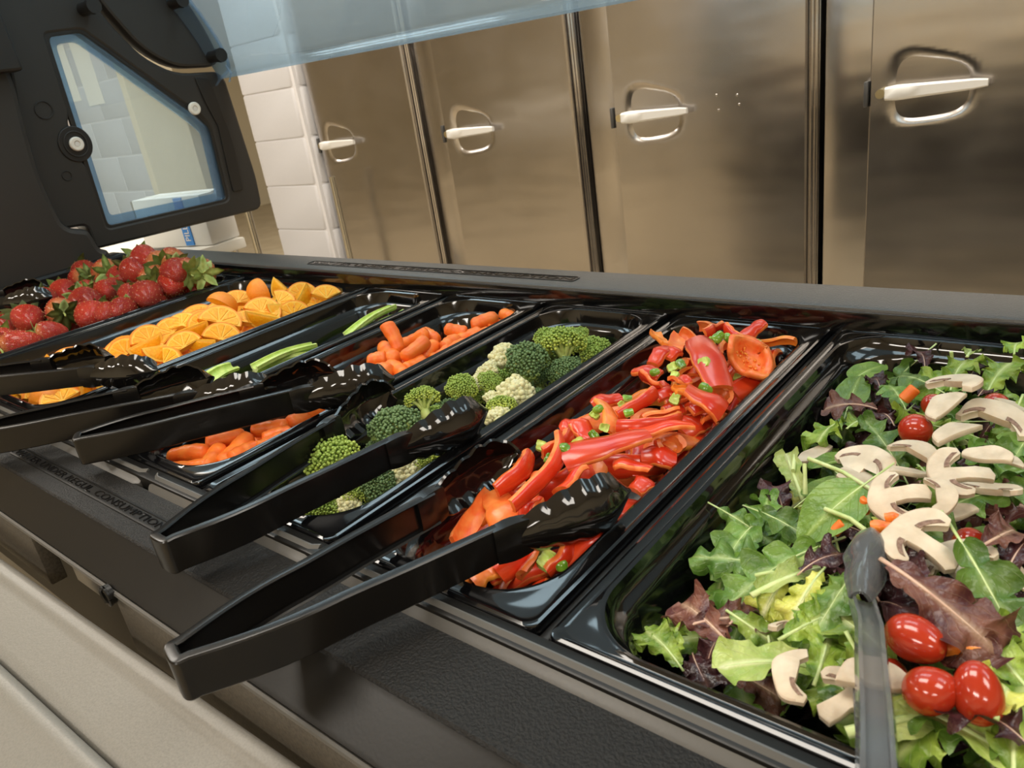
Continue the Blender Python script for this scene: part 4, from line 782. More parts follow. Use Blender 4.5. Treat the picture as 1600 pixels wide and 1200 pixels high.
def straw_me(sd):
    r = random.Random(sd); bm = bmesh.new(); L = []; k1, k2 = r.uniform(.9, 1.15), r.uniform(.85, 1.1)
    for i in range(17):
        t = i / 16; rad = .0178 * ((t + .03) ** .33 * (1.03 - t) ** .70) / .545
        rad = max(rad, .0012)
        L.append([(rad * math.cos(a) * k1 * (1 + .05 * math.sin(2 * a + sd)), t * .042, rad * math.sin(a) * k2 * (1 + .04 * math.sin(3 * a + sd * 2))) for a in [2 * PI * k / 20 for k in range(20)]])
    add_loops(bm, L, True, True, True); sb = bmesh.new()
    for j in range(78):
        t = .10 + .86 * (j + .5) / 78; a = j * 2.399963; i = int(t * 16); f = t * 16 - i; rr = []
        for q in (i, min(16, i + 1)):
            u = q / 16; rr.append(max(.0012, .0178 * ((u + .03) ** .33 * (1.03 - u) ** .70) / .545))
        rad = rr[0] * (1 - f) + rr[1] * f
        c = Vector((rad * math.cos(a) * k1 * (1 + .05 * math.sin(2 * a + sd)), t * .042, rad * math.sin(a) * k2 * (1 + .04 * math.sin(3 * a + sd * 2))))
        bmesh.ops.create_cone(sb, segments=4, radius1=.00048, radius2=.0001, depth=.0009, matrix=Matrix.Translation(c) @ Vector((c.x, .006, c.z)).to_track_quat('Z', 'Y').to_matrix().to_4x4() @ Matrix.Diagonal((1, 1.6, 1, 1)))
    SEEDS.append(mesh_of('seeds', sb, M['seed'], False))
    return mesh_of('strawberry', bm, M['straw'])
def calyx_me(sd):
    r = random.Random(sd + 50); bm = bmesh.new(); n = r.choice((8, 9, 10))
    for k in range(n):
        a = 2 * PI * k / n + r.uniform(-.2, .2); ln = r.uniform(.017, .027); up = r.uniform(-.010, .006)
        d = Vector((math.cos(a), 0, math.sin(a))); s = Vector((-math.sin(a), 0, math.cos(a))); V = []
        for t, w in ((.05, .0018), (.35, .0054), (.7, .0042), (1, .0003)):
            c = d * ln * t + Vector((0, .001 + up * t * t - .002 * math.sin(PI * t), 0))
            V.append([bm.verts.new(c - s * w), bm.verts.new(c + Vector((0, -.0009, 0))), bm.verts.new(c + s * w)])
        for p, q in zip(V, V[1:]):
            for j in range(2): bm.faces.new((p[j], p[j + 1], q[j + 1], q[j]))
    bmesh.ops.solidify(bm, geom=bm.faces[:], thickness=.0004)
    add_tube(bm, [(0, .002, 0), (.001, -.005, .001), (.003, -.011, .002)], [.0015, .0011, .0012], 6)
    return mesh_of('leaf_crown', bm, M['calyx'])
SEEDS = []; M['seed'] = mat('strawberry_seed', (.85, .55, .18), .4)
straws = [straw_me(k) for k in range(5)]; crowns = [calyx_me(k) for k in range(5)]
for i, e in enumerate(STRAWB):
    a, b = Vector(e[:3]), Vector(e[3:6]); L = (b - a).length; s = min(1.25, max(.85, L / .042 * .9 + .12))
    c = (a + b) / 2; d = (b - a).normalized(); d.z += R.uniform(-.25, .15); d.normalize()
    c.x = min(c.x, -1.205); c.z = max(c.z, -.002)
    o = put('strawberry', straws[i % 5], c - d * .021 * s, qseg(c, c + d, R.uniform(0, 6)), s, [('leaf_crown', crowns[i % 5]), ('seeds', SEEDS[i % 5])])
    for ch in o.children:
        if ch.name.startswith('seeds'): ch['kind'] = 'stuff'
    ranked(o, 'whole strawberry with green leaf crown in the heap, {} from the left', 'strawberry', 'strawberries')
for k in range(60):
    c = Vector((-1.475 + .255 * ((k * .618) % 1), .26 + .37 * (k + .5) / 60, R.choice((-.040, -.022)))); a = R.uniform(0, 6.28)
    d = Vector((math.cos(a), math.sin(a), R.uniform(-.4, .4))).normalized()
    o = put('strawberry', R.choice(straws), c - d * .02, qseg(c, c + d, R.uniform(0, 6)), .9, [('leaf_crown', R.choice(crowns))])
    tag(o, 'strawberry lying low in the pan under the heap', 'strawberry', 'strawberries low in the pan')

def orange_f(frac, nseg, th=.011, r=.031):
    """flat half/part wheel: returns pith body, rind, flesh"""
    A = PI * frac; N = 22
    def arc(rr, z): return [(rr * math.cos(A * i / N), rr * math.sin(A * i / N), z) for i in range(N + 1)]
    bm = bmesh.new()
    add_loops(bm, [[(0, 0, z)] + arc(r - .0012, z) for z in (-th / 2, th / 2)], True, True, True)
    body = mesh_of('orange_slice', bm, M['pith'], angle=30)
    bm = bmesh.new(); rows = []
    for i in range(N + 1):
        c, s = math.cos(A * i / N), math.sin(A * i / N)
        rows.append([(rr * c, rr * s, z) for rr, z in ((r - .0022, -th / 2 - .0001), (r - .0002, -th / 2 - .0001), (r + .0012, 0), (r - .0002, th / 2 + .0001), (r - .0022, th / 2 + .0001))])
    add_loops(bm, rows, True, True, True); rind = mesh_of('rind', bm, M['rind'], angle=50)
    bm = bmesh.new()
    for side in (1, -1):
        for k in range(nseg):
            a0, a1 = A * k / nseg + .028, A * (k + 1) / nseg - .028; am = (a0 + a1) / 2
            r0, r1 = .0035, r - .0042; pts = [(r0 * math.cos(am), r0 * math.sin(am))]
            for j in range(7):
                a = a0 + (a1 - a0) * j / 6; e = abs(j - 3) / 3; rr = r1 - .0016 * e ** 3; pts.append((rr * math.cos(a), rr * math.sin(a)))
            cx, cy = sum(p[0] for p in pts) / 8, sum(p[1] for p in pts) / 8
            z0, z1 = side * (th / 2 - .0005), side * (th / 2 + .0009)
            lo = [bm.verts.new((p[0], p[1], z0)) for p in pts]; hi = [bm.verts.new((cx + (p[0] - cx) * .9, cy + (p[1] - cy) * .9, z1)) for p in pts]
            for i in range(8): bm.faces.new((lo[i], lo[(i + 1) % 8], hi[(i + 1) % 8], hi[i]))
            bm.faces.new(hi)
    flesh = mesh_of('flesh', bm, M['pulp'], angle=40)
    return body, [('rind', rind), ('flesh', flesh)]
def orange_w(open_=80, r=.031):
    """spherical wedge; edge along Y, rind toward -Z"""
    A = math.radians(open_); N = 12; Mm = 12; bm = bmesh.new(); rows = []
    for i in range(Mm + 1):
        ph = -A / 2 + A * i / Mm; rows.append([(r * math.cos(t) * math.sin(ph), r * math.sin(t) * 1.03, -r * math.cos(t) * math.cos(ph)) for t in [-PI / 2 + PI * j / N for j in range(N + 1)]])
    add_loops(bm, rows, False); bmesh.ops.remove_doubles(bm, verts=bm.verts[:], dist=1e-5)
    rind = mesh_of('orange_wedge', bm, M['rind'])
    bm = bmesh.new()
    for s in (-1, 1):
        ph = s * A / 2; V = [bm.verts.new((r * .995 * math.cos(t) * math.sin(ph), r * 1.02 * math.sin(t), -r * .995 * math.cos(t) * math.cos(ph))) for t in [-PI / 2 + PI * j / 16 for j in range(17)]]
        bm.faces.new(V)
    pith = mesh_of('pith', bm, M['pith'], False)
    bm = bmesh.new()
    for s in (-1, 1):
        ph = s * A / 2; nx, nz = math.cos(ph) * s, math.sin(ph) * s
        def P(t, k, off): return (k * r * math.cos(t) * math.sin(ph) + nx * off, k * r * math.sin(t), -k * r * math.cos(t) * math.cos(ph) + nz * off)
        lo = [bm.verts.new(P(t, .88, .0001)) for t in [-PI / 2 * .93 + PI * .93 * j / 14 for j in range(15)]]
        hi = [bm.verts.new(Vector(P(t, .80, .0014)) ) for t in [-PI / 2 * .85 + PI * .85 * j / 14 for j in range(15)]]
        for i in range(15): bm.faces.new((lo[i], lo[(i + 1) % 15], hi[(i + 1) % 15], hi[i]))
        bm.faces.new(hi)
    return rind, [('pith', pith), ('flesh', mesh_of('flesh', bm, M['pulp'], angle=40))]
OF = [orange_f(1, 5), orange_f(1, 6), orange_f(.72, 4), orange_f(1.25, 7)]
OW = [orange_w(70), orange_w(95)]
def place_orange(x, y, z, r, kind, tmpl, grp, k):
    v = (CAMP - Vector((x, y, z))).normalized(); s = min(1.25, max(.75, r / .031))
    if kind == 'f':
        me, kids = OF[k % 4]; n = (v * 1.0 + Vector((R.uniform(-.45, .45), R.uniform(-.45, .45), .45 + R.uniform(-.2, .4)))).normalized()
        q = n.to_track_quat('Z', 'Y') @ Quaternion((0, 0, 1), R.uniform(-.7, .7)); off = q @ Vector((0, -.010 * s, 0)); nm = 'orange_slice'
    elif kind == 'r':
        me, kids = OW[1]; n = -(v + Vector((R.uniform(-.3, .3), R.uniform(-.3, .3), .5))).normalized(); q = n.to_track_quat('Z', 'Y') @ Quaternion((0, 0, 1), R.uniform(0, 3)) @ Quaternion((0, 1, 0), R.choice((-.6, .6))); off = v * -.017 * s; s *= .92; nm = 'orange_wedge'
    else:
        me, kids = OW[0]; n = (v * .35 + Vector((R.uniform(-.5, .5), R.uniform(-.5, .5), .9))).normalized(); q = n.to_track_quat('Z', 'Y') @ Quaternion((0, 0, 1), R.uniform(0, 3)); off = Vector((0, 0, .008)); nm = 'orange_wedge'
    p = Vector((x, y, z)) + off; p.x = min(max(p.x, -1.125), -.888); p.y = max(.262, min(.632, p.y))
    return ranked(put(nm, me, p, q, s, kids), tmpl, 'orange', grp)
KD = {'f': 'orange slice showing its cut face', 'r': 'orange wedge with rind up', 'w': 'orange wedge with flesh up'}
for k, e in enumerate(ORANGE_FAR): place_orange(*e[:5], KD[e[4]] + ' in the far heap, {} from the left', 'orange pieces', k)
for k, e in enumerate(ORANGE_NEAR): place_orange(*e[:5], KD[e[4]] + ' in the near heap, {} from the left', 'orange pieces', k)
for k in range(62):
    kd = R.choice('ffrw'); x = -1.125 + .235 * ((k * .618) % 1); y = .262 + .37 * (k + .5) / 62
    o = place_orange(x, y, R.choice((-.040, -.026)), .031, kd, 'x', 'orange pieces low in the pan', k); RANK['x'].remove(o)
    o['label'] = 'piece of orange lying low in the pan under the heap'

def celery_me(sd):
    r = random.Random(sd); bm = bmesh.new(); L = []; W = .0085; bend = r.uniform(.001, .004)
    for i in range(9):
        t = i / 8; y = (t - .5) * .085; ww = W * (1 - .12 * t); row = []
        for k in range(13):
            a = PI * (1.08 * k / 12 + .96); rr = ww * (1 + .05 * math.cos(k * PI))
            row.append((rr * math.cos(a), y, rr * .8 * math.sin(a) + .004 + bend * math.sin(PI * t)))
        for k in range(12, -1, -1):
            a = PI * (1.08 * k / 12 + .96); rr = ww * .62; row.append((rr * math.cos(a), y, rr * .8 * math.sin(a) + .0048 + bend * math.sin(PI * t)))
        L.append(row)
    add_loops(bm, L, True); rows = None
    me = bm
    bm.verts.ensure_lookup_table(); n = 26
    for base in (0, 8 * n):
        for k in range(12):
            try:
                f = bm.faces.new([bm.verts[base + i] for i in (k, k + 1, 25 - k - 1, 25 - k)]); f.material_index = 1
            except ValueError: pass
    return mesh_of('celery_stick', bm, [M['celery'], M['celery_cut']], angle=50)
cels = [celery_me(k) for k in range(3)]
for i, e in enumerate(CELERY):
    a, b = Vector(e[:3]), Vector(e[3:6]); L = (b - a).length
    for v in (a, b): v.x = max(-.818, min(-.716, v.x)); v.y = min(.64, v.y)
    c = (a + b) / 2
    ranked(put('celery_stick', cels[i % 3], c, qseg(a, b, R.uniform(-.5, .5) + (PI if i % 3 == 1 else 0)), (1.1, L / .085, 1.1)), 'pale green celery stick in the nearly empty pan, {} from the left', 'celery', 'celery sticks')
for k in range(7):
    y = .26 + .3 * k / 6; c = Vector((R.uniform(-.79, -.735), y, -.048)); d = Vector((R.uniform(-.3, .3), 1, 0)).normalized() * .04
    tag(put('celery_stick', R.choice(cels), c, qseg(c - d, c + d, R.uniform(-1, 1))), 'celery stick lying flat on the dark pan floor', 'celery', 'celery sticks low in the pan')

def floret(sd, Rr=.030, pale=False, stems_only=False):
    r = random.Random(sd); bm = bmesh.new(); buds = bmesh.new(); heads = []
    add_tube(bm, [(0, 0, -.012), (0, 0, .004), (0, 0, .012)], [.0085, .0075, .006], 10)
    n = 11 if not pale else 9
    for k in range(n):
        a = k * 2.399; e = math.sqrt((k + .4) / n); d = Vector((math.cos(a) * e, math.sin(a) * e, 0))
        h = Vector((d.x * Rr * .72, d.y * Rr * .72, .014 + Rr * .75 * math.sqrt(max(0, 1 - e * e * .8))))
        add_tube(bm, [(0, 0, .002), tuple(Vector((0, 0, .010)).lerp(h, .45) + Vector((0, 0, -.001))), tuple(h)], [.004, .0030, .0026], 7)
        heads.append(h)
    st = mesh_of('broccoli_floret', bm, M['bstalk'])
    ico = bmesh.new(); bmesh.ops.create_icosphere(ico, subdivisions=1 if not pale else 2, radius=1); ico.verts.ensure_lookup_table()
    base = [v.co.copy() for v in ico.verts]; fcs = [[v.index for v in f.verts] for f in ico.faces]; ico.free()
    verts, faces = [], []
    cen = Vector((0, 0, .012))
    for h in heads:
        out = (h - cen).normalized(); sub = Rr * (.40 if not pale else .36)
        m = 56 if not pale else 17
        for j in range(m):
            th = math.acos(1 - 1.25 * (j + .5) / m); ph = j * 2.399963 + r.uniform(-.2, .2)
            v = Vector((math.sin(th) * math.cos(ph), math.sin(th) * math.sin(ph), math.cos(th)))
            v = out.to_track_quat('Z', 'Y') @ v
            p = h + v * sub * r.uniform(.82, 1.06) - out * sub * .25; br = (r.uniform(.0014, .0023) if not pale else r.uniform(.0036, .0066)) * Rr / .03
            b0 = len(verts)
            for c in base:
                k_ = 1 + (.18 * noise.noise(c * 2.1 + p * 300) if pale else 0)
                verts.append(p + c * br * k_)
            faces += [[b0 + i for i in f] for f in fcs]
    me = bpy.data.meshes.new('crown'); me.from_pydata([tuple(v) for v in verts], [], faces)
    me.polygons.foreach_set('use_smooth', [True] * len(me.polygons))
    return st, me
def withmat(me, m):
    c = me.copy(); c.materials.append(m); return c
FL = [floret(k) for k in range(3)]; CA = [floret(k + 10, .027, True) for k in range(2)]
BD = [(s, [('crown', withmat(m, M['bud_dark']))]) for s, m in FL]; BL = [(s, [('crown', withmat(m, M['bud_light']))]) for s, m in FL]
CF = []
for s, m in CA:
    s2 = s.copy(); CF.append((s2, [('curd', withmat(m, M['cauli']))]))
def place_floret(x, y, z, rad, mode, col, k):
    p = Vector((x, y, z)); v = (CAMP - p).normalized(); s = rad / .0265
    me, kids = (BD if col == 'dark' else BL)[k % 3]
    if mode == 's': ax = (-v * .25 + Vector((R.uniform(-.3, .3), R.uniform(-.1, .6), .75))).normalized()
    else: ax = (v * .35 + Vector((R.uniform(-.3, .3), R.uniform(-.3, .3), .9))).normalized()
    q = ax.to_track_quat('Z', 'Y') @ Quaternion((0, 0, 1), R.uniform(0, 6)); loc = p - ax * .024 * s
    loc.x = max(-.488, min(-.405, loc.x))
    return put('broccoli_floret', me, loc, q, s, kids)
for k, e in enumerate(BROC):
    o = place_floret(*e[:6], k)
    ranked(o, {'dark': 'broccoli floret with dark grey-green tight buds, {} from the left', 'light': 'broccoli floret with yellow-green loose buds, {} from the left', 'pale': 'broccoli floret turned to show its pale branching stems, {} from the left'}[e[5]], 'broccoli', 'broccoli florets')
for k, e in enumerate(CAULI):
    p = Vector(e[:3]); s = e[3] / .027; me, kids = CF[k % 2]; v = (CAMP - p).normalized()
    ax = (v * .5 + Vector((R.uniform(-.5, .5), R.uniform(-.5, .5), .7))).normalized()
    loc = p - ax * .022 * s; loc.x = max(-.490, min(-.400, loc.x))
    ranked(put('cauliflower_floret', me, loc, ax.to_track_quat('Z', 'Y') @ Quaternion((0, 0, 1), R.uniform(0, 6)), s, kids), 'cream coloured cauliflower floret among broccoli, {} from the left', 'cauliflower', 'cauliflower florets')
for k in range(22):
    p = Vector((R.choice((-.482, -.45, -.418)), .262 + .37 * (k + .5) / 22, -.044))
    o = put('broccoli_floret', BD[k % 3][0], p, Quaternion((0, 0, 1), R.uniform(0, 6)), .62, BD[k % 3][1] if k % 3 else BL[0][1])
    tag(o, 'broccoli floret lying low in the pan beneath the others', 'broccoli', 'broccoli florets low in the pan')

def strip_me(L, W, bend, th=.0042, sd=0, mats=('pep_skin', 'pep_flesh'), taper=.35, twist=0.0, wav=.0012, name='pepper_strip', edge=0.25):
    """centerline of chord L along Y, bending about X (toward +Z middle); skin on outer side"""
    r = random.Random(sd); bm = bmesh.new(); B = math.radians(max(4, bend)); n = max(10, int(10 + bend / 9))
    rad = L / (2 * math.sin(min(B / 2, PI * .49))) if B < PI else L / (2 * max(.35, abs(math.sin(B / 2))))
    rows = []; ph = r.uniform(0, 6)
    for i in range(n + 1):
        t = i / n; a = -B / 2 + B * t
        y = rad * math.sin(a); z = rad * (math.cos(a) - math.cos(B / 2))
        ty, tz = math.cos(a), -math.sin(a); ny, nz = math.sin(a), math.cos(a)
        e = min(t, 1 - t) * 2; w = W / 2 * (1 - taper * (1 - min(1, e * 2.2)) ** 2) * (1 + .10 * math.sin(ph + 5 * t) + .05 * math.sin(ph + 17 * t))
        tw = twist * (t - .5); row = []
        o = wav * math.sin(ph + 7 * t)
        prof = [(-1, .30), (-.94, .80), (-.5, .97), (0, 1), (.5, .97), (.94, .80), (1, .30), (.95, -.15), (.5, 0), (0, .03 + .25 * math.sin(ph + 11 * t)), (-.5, 0), (-.95, -.15)]
        for u, v in prof:
            x = u * w; h = (v - .3) * th * 1.0 - .18 * w * u * u
            xr, hr = x * math.cos(tw) - h * math.sin(tw), x * math.sin(tw) + h * math.cos(tw)
            row.append((xr, y + ny * (hr + o), z + nz * (hr + o)))
        rows.append(row)
    V = add_loops(bm, rows, True, True, True)
    for f in bm.faces: f.material_index = 1
    bm.verts.ensure_lookup_table()
    idx = {v: (i, j) for i, row in enumerate(V) for j, v in enumerate(row)}
    for f in bm.faces:
        if len(f.verts) == 4 and all(1 <= idx[v][1] <= 5 for v in f.verts): f.material_index = 0
    return mesh_of(name, bm, [M[m] for m in mats], angle=60)
for k, e in enumerate(PEPPER):
    a, b = Vector(e[:3]), Vector(e[3:6]); w, bend, roll, ds = e[6:10]
    L = (b - a).length; s = 1
    mats = ('pep_skin', 'pep_flesh')
    if 'orange' in ds or 'seedy' in ds: mats = ('pep_flesh', 'pep_orange')
    me = strip_me(L, w / 1000 * 1.0, bend, .0036 if w < 16 else .0034, k, mats, .14, R.uniform(-.5, .5))
    rl = math.radians(roll) * (1 if R.random() < .5 else -1) if roll < 100 else math.radians(roll)
    if k % 3 == 1 and 'broad' not in ds and 'long' not in ds: rl += math.radians(150)
    q = qseg(a, b, rl)
    up = q @ Vector((0, 0, 1)); sag = up * (L * .5 * math.tan(math.radians(min(bend, 150)) / 4)) * .5
    ranked(put('pepper_strip', me, (a + b) / 2 - sag * .6, q), ds + ' red pepper strip in the pepper pan, {} from the left', 'red pepper', 'red pepper strips')
for e in PEPPER_CUP:
    a, b = Vector(e[:3]), Vector(e[3:6]); bm = bmesh.new(); L = (b - a).length * .92; V = []
    for i in range(15):
        t = i / 14; row = []
        for j in range(13):
            u = -1 + 2 * j / 12; w = .024 * math.sin(PI * min(1, t * .9 + .12)) ** .6 * (1 + .06 * math.sin(9 * t + j))
            row.append(bm.verts.new((u * w, (t - .5) * L, -.016 * math.sqrt(max(0, 1 - u * u)) * math.sin(PI * min(1, t * .8 + .15)) ** .5 + .0015 * math.sin(7 * t))))
        V.append(row)
    for p, q in zip(V, V[1:]):
        for j in range(12): bm.faces.new((p[j], p[j + 1], q[j + 1], q[j]))
    bmesh.ops.recalc_face_normals(bm, faces=bm.faces[:]); n0 = len(bm.faces)
    bmesh.ops.solidify(bm, geom=bm.faces[:], thickness=.0045)
    c = (a + b) / 2 + Vector((0, 0, .004)); q = qseg(a, b, math.radians(42))
    o = put('pepper_half', mesh_of('pepper_half', bm, M['pep_flesh']), c, q); tag(o, 'hollow red pepper half showing its seedy inside at the far right', 'red pepper', 'red pepper strips')
    bm = bmesh.new()
    for k in range(70):
        x, y = R.uniform(-.013, .013), R.uniform(-.4, .4) * L; bmesh.ops.create_icosphere(bm, subdivisions=1, radius=R.uniform(.0007, .0016), matrix=Matrix.Translation((x, y, -.0152 * math.sqrt(1 - (x / .021) ** 2) + .0052)))
    tag(link('seed_bumps', mesh_of('seed_bumps', bm, M['pep_orange']), o), kind='stuff')
for k in range(62):
    y = .262 + .38 * (k + .5) / 62; x = R.uniform(-.327, -.243); a = R.uniform(-1.1, 1.1) + PI / 2; d = Vector((math.cos(a), math.sin(a), R.uniform(-.15, .15))); L = R.uniform(.035, .055)
    if k < 8: SM = globals().setdefault('SM', []); SM.append(strip_me(.050, .019, [25, 60, 100, 140][k % 4], .0045, 100 + k, ('pep_skin', 'pep_flesh') if k % 3 else ('pep_flesh', 'pep_orange'), .3, .4))
    c = Vector((x, y, R.choice((-.040, -.030, -.018))));
    c.y = min(max(c.y, .265), .63)
    tag(put('pepper_strip', SM[k % len(SM)], c, qseg(c, c + d, R.uniform(-1.2, 1.2)), R.uniform(.8, 1.1)), 'red pepper strip lying low among the others in the pan', 'red pepper', 'red pepper strips low in the pan')
GM = [strip_me(.011, .010, b, .004, 200 + k, ('grn_skin', 'grn_flesh'), .15, .2, .0003, 'green_pepper_piece') for k, b in enumerate((20, 50, 80, 30))]
for k, e in enumerate(GREENS):
    p = Vector(e[:3]); s = max(.6, e[3] / .0055); v = (CAMP - p).normalized(); n = v + Vector((R.uniform(-.6, .6), R.uniform(-.6, .6), R.uniform(.2, 1)))
    if k % 2 and k != 6: n = -n
    ranked(put('green_pepper_piece', GM[k % 4], p, n.normalized().to_track_quat('Z', 'Y') @ Quaternion((0, 0, 1), R.uniform(0, 6)), s), 'small chopped green pepper piece on the red strips, {} from the left', 'green pepper', 'green pepper pieces')

# ------------------------------------------------------------ salad
def uvgrid(bm, V, T, U):
    uvl = bm.loops.layers.uv.verify(); d = {}
    for i, row in enumerate(V):
        for j, v in enumerate(row): d[v] = (U[j], T[i])
    for f in bm.faces:
        for l in f.loops: l[uvl].uv = d[l.vert]
def leaf_me(kind, sd):
    r = random.Random(sd * 13 + 5); ph = [r.uniform(0, 6.28) for _ in range(6)]
    P = {'spinach': (.062, .022, .0015, 2.2, 0, .5), 'mizuna': (.085, .021, .0035, 5, 1, .6), 'frill': (.066, .026, .0095, 6.5, 2, .7), 'yellow': (.060, .020, .008, 6, 2, .8), 'romaine': (.075, .019, .004, 4, 3, .7), 'red': (.078, .026, .0095, 5.5, 2, .9), 'dark': (.056, .024, .010, 5, 2, 1.3)}[kind]
    L, W, A, fr, mode, curl = P; nl, na = (24, 8) if mode == 0 else (38, 12)
    bm = bmesh.new(); V = []; T = []; U = [-1 + 2 * j / na for j in range(na + 1)]
    pos = Vector((0, 0, 0)); ang = -curl * .5 * r.uniform(.4, 1.2); prev = 0; ctr = []
    side = r.uniform(-.4, .4)
    for i in range(nl + 1):
        t = i / nl; ang += (curl * r.uniform(.8, 1.2)) / nl; pos = pos + Vector((side * .3 * math.cos(t * 3) / nl * L, math.cos(ang) * L / nl, -math.sin(ang) * L / nl)); ctr.append(pos.copy())
        if mode == 0: w = math.sin(PI * min(1, .04 + t * .96) ** .75) ** .62
        elif mode == 1: w = (.10 + .25 * t + .75 * math.sin(PI * t) ** .8 * (abs(math.sin(PI * 4.5 * t + ph[0])) ** .7)) * (1 if t < .9 else (1 - t) * 10 + .05)
        elif mode == 3: w = (.38 + .62 * t) * (1 if t < .85 else math.sqrt(max(0, 1 - ((t - .85) / .15) ** 2)) + .02)
        else: w = (.16 + .95 * t ** .9) * (1 if t < .78 else math.sqrt(max(0, 1 - ((t - .78) / .22) ** 2)) + .02)
        if mode: w *= 1 + (.10 if mode != 3 else .05) * math.sin(46 * t + ph[1]) + .07 * math.sin(23 * t + ph[2])
        row = []
        for j, u in enumerate(U):
            au = abs(u); x = u * W * w
            amp = A * au ** 2 * (t ** .5)
            z = .22 * W * au * au * (1 if mode != 2 else .4) * math.cos(ph[3]) + amp * math.sin(fr * 2 * PI * t * .5 + ph[4] + (2.2 if u > 0 else 0)) + amp * .5 * math.sin(fr * 2.3 * PI * t + ph[5] + u * 2)
            if mode == 1: z += .004 * au * math.sin(9 * PI * t)
            yy = .35 * W * au * (.6 if mode else .1) * t + amp * .4 * math.cos(fr * 2 * PI * t + ph[2])
            row.append(bm.verts.new(pos + Vector((x, yy * math.cos(ang) + z * math.sin(ang), -yy * math.sin(ang) + z * math.cos(ang)))))
        V.append(row); T.append(t)
    for a, b in zip(V, V[1:]):
        for j in range(na): bm.faces.new((a[j], a[j + 1], b[j + 1], b[j]))
    uvgrid(bm, V, T, U)
    off = Vector((0, L / 2, 0))
    bmesh.ops.translate(bm, verts=bm.verts[:], vec=-off)
    me = mesh_of('leaf', bm, M['lf_' + kind])
    bm = bmesh.new(); k = 2; pts = [c - off + Vector((0, 0, -.0002)) for c in ctr[::3]]
    st0 = pts[0] + (pts[0] - pts[1]) * (4 if mode in (0, 1) else 1.2)
    rw = {'spinach': .0010, 'mizuna': .0011, 'frill': .0017, 'yellow': .0016, 'romaine': .0034, 'red': .0019, 'dark': .0012}[kind]
    pts = [st0] + pts; rad = [rw * (1 - .85 * i / (len(pts) - 1)) for i in range(len(pts))]
    add_tube(bm, pts, rad, 6, flat=.6); mr = mesh_of('midrib', bm, M['rib_red'] if kind in ('red', 'dark') else M['rib'])
    return me, [('midrib', mr)]
KINDS = ['spinach', 'mizuna', 'frill', 'yellow', 'romaine', 'red', 'dark']
LEAF_ME = {k: [leaf_me(k, i + 10 * n) for i in range(3 if k in ('spinach', 'yellow', 'romaine') else 5)] for n, k in enumerate(KINDS)}
NAMES = {'spinach': ('spinach_leaf', 'smooth green spinach leaf'), 'mizuna': ('mizuna_leaf', 'deeply lobed green mizuna leaf'), 'frill': ('green_lettuce_leaf', 'frilly green lettuce leaf'), 'yellow': ('yellow_lettuce_leaf', 'pale yellow lettuce leaf'), 'romaine': ('romaine_leaf', 'pale ribbed romaine leaf'), 'red': ('red_lettuce_leaf', 'reddish brown ruffled lettuce leaf'), 'dark': ('purple_lettuce_leaf', 'dark purple curled lettuce leaf')}
def bed(x, y):
    t = max(0, min(1, (x + .185) / .10)); t2 = max(0, min(1, (y - .225) / .05)); t3 = max(0, min(1, (.665 - y) / .12)); t4 = max(0, min(1, (.32 - x) / .1))
    return -.034 + .030 * (t * t * (3 - 2 * t)) * min(1, .35 + .65 * t2) * min(1, .2 + t3) * t4
def place_leaf(kind, x, y, z, hd, s, tilt=.5):
    me, kids = R.choice(LEAF_ME[kind]); n = Vector((R.uniform(-tilt, tilt), R.uniform(-tilt, tilt) - .18, 1)).normalized()
    d = Vector((math.cos(hd), math.sin(hd), 0)); d = (d - n * d.dot(n)).normalized(); xx = d.cross(n)
    q = Matrix((xx, d, n)).transposed().to_quaternion()
    return put(NAMES[kind][0], me, (x, y, z), q, s, kids)
def zone(x, y):
    if y > .50: return 'far salad'
    if y > .36: return 'middle salad'
    return 'near salad'
for x, y, z, hd, s, kd in LEAF:
    x = max(x, -.158); y = max(.256, min(.63, y))
    o = place_leaf(kd, x, y, z, hd, s * (.58 if kd in ('red',) else .74), .45)
    ranked(o, NAMES[kd][1] + ' on top of the ' + zone(x, y) + ', {} from the left', 'salad leaf', 'salad leaves')
for k in range(330):
    x = -.160 + .44 * ((k * .6180339) % 1) ** 1.15; y = .258 + .375 * ((k * .7548776 + .3) % 1)
    lay = k % 3; z = bed(x, y) - (.004, .020, .036)[lay] * (1 if lay else 1)
    if x > .16 and k % 2: continue
    kd = R.choices(KINDS, (2, 5, 6, .7, 1.4, 1.7, 3.2))[0]
    if x < -.10 and lay: kd = R.choice(('dark', 'mizuna', 'mizuna', 'frill', 'dark', 'spinach'))
    o = place_leaf(kd, x, y, z, R.uniform(0, 6.28), R.uniform(.5, .78), .85)
    if lay == 0: tag(o, None, 'salad leaf'); ranked(o, NAMES[kd][1] + ' tucked into the ' + zone(x, y) + ', {} from the left', 'salad leaf', 'salad leaves')
    else: tag(o, NAMES[kd][1] + ' buried in the mixed salad under other leaves', 'salad leaf', 'buried salad leaves, ' + NAMES[kd][0].replace('_', ' '))
for e in STEMS:
    a, b = Vector(e[:3]), Vector(e[3:6]); a.x = max(a.x, -.165); b.x = max(b.x, -.165); m_ = (a + b) / 2 + Vector((0, 0, .003))
    bm = bmesh.new(); c = (a + b) / 2; add_tube(bm, [a - c, m_ - c, b - c], [.0014, .0013, .0016], 7)
    ranked(obj('leaf_stem', bm, M['rib'], None, c, angle=60), 'bare pale green leaf stem poking from the salad, {} from the left', 'leaf stem', 'leaf stems')

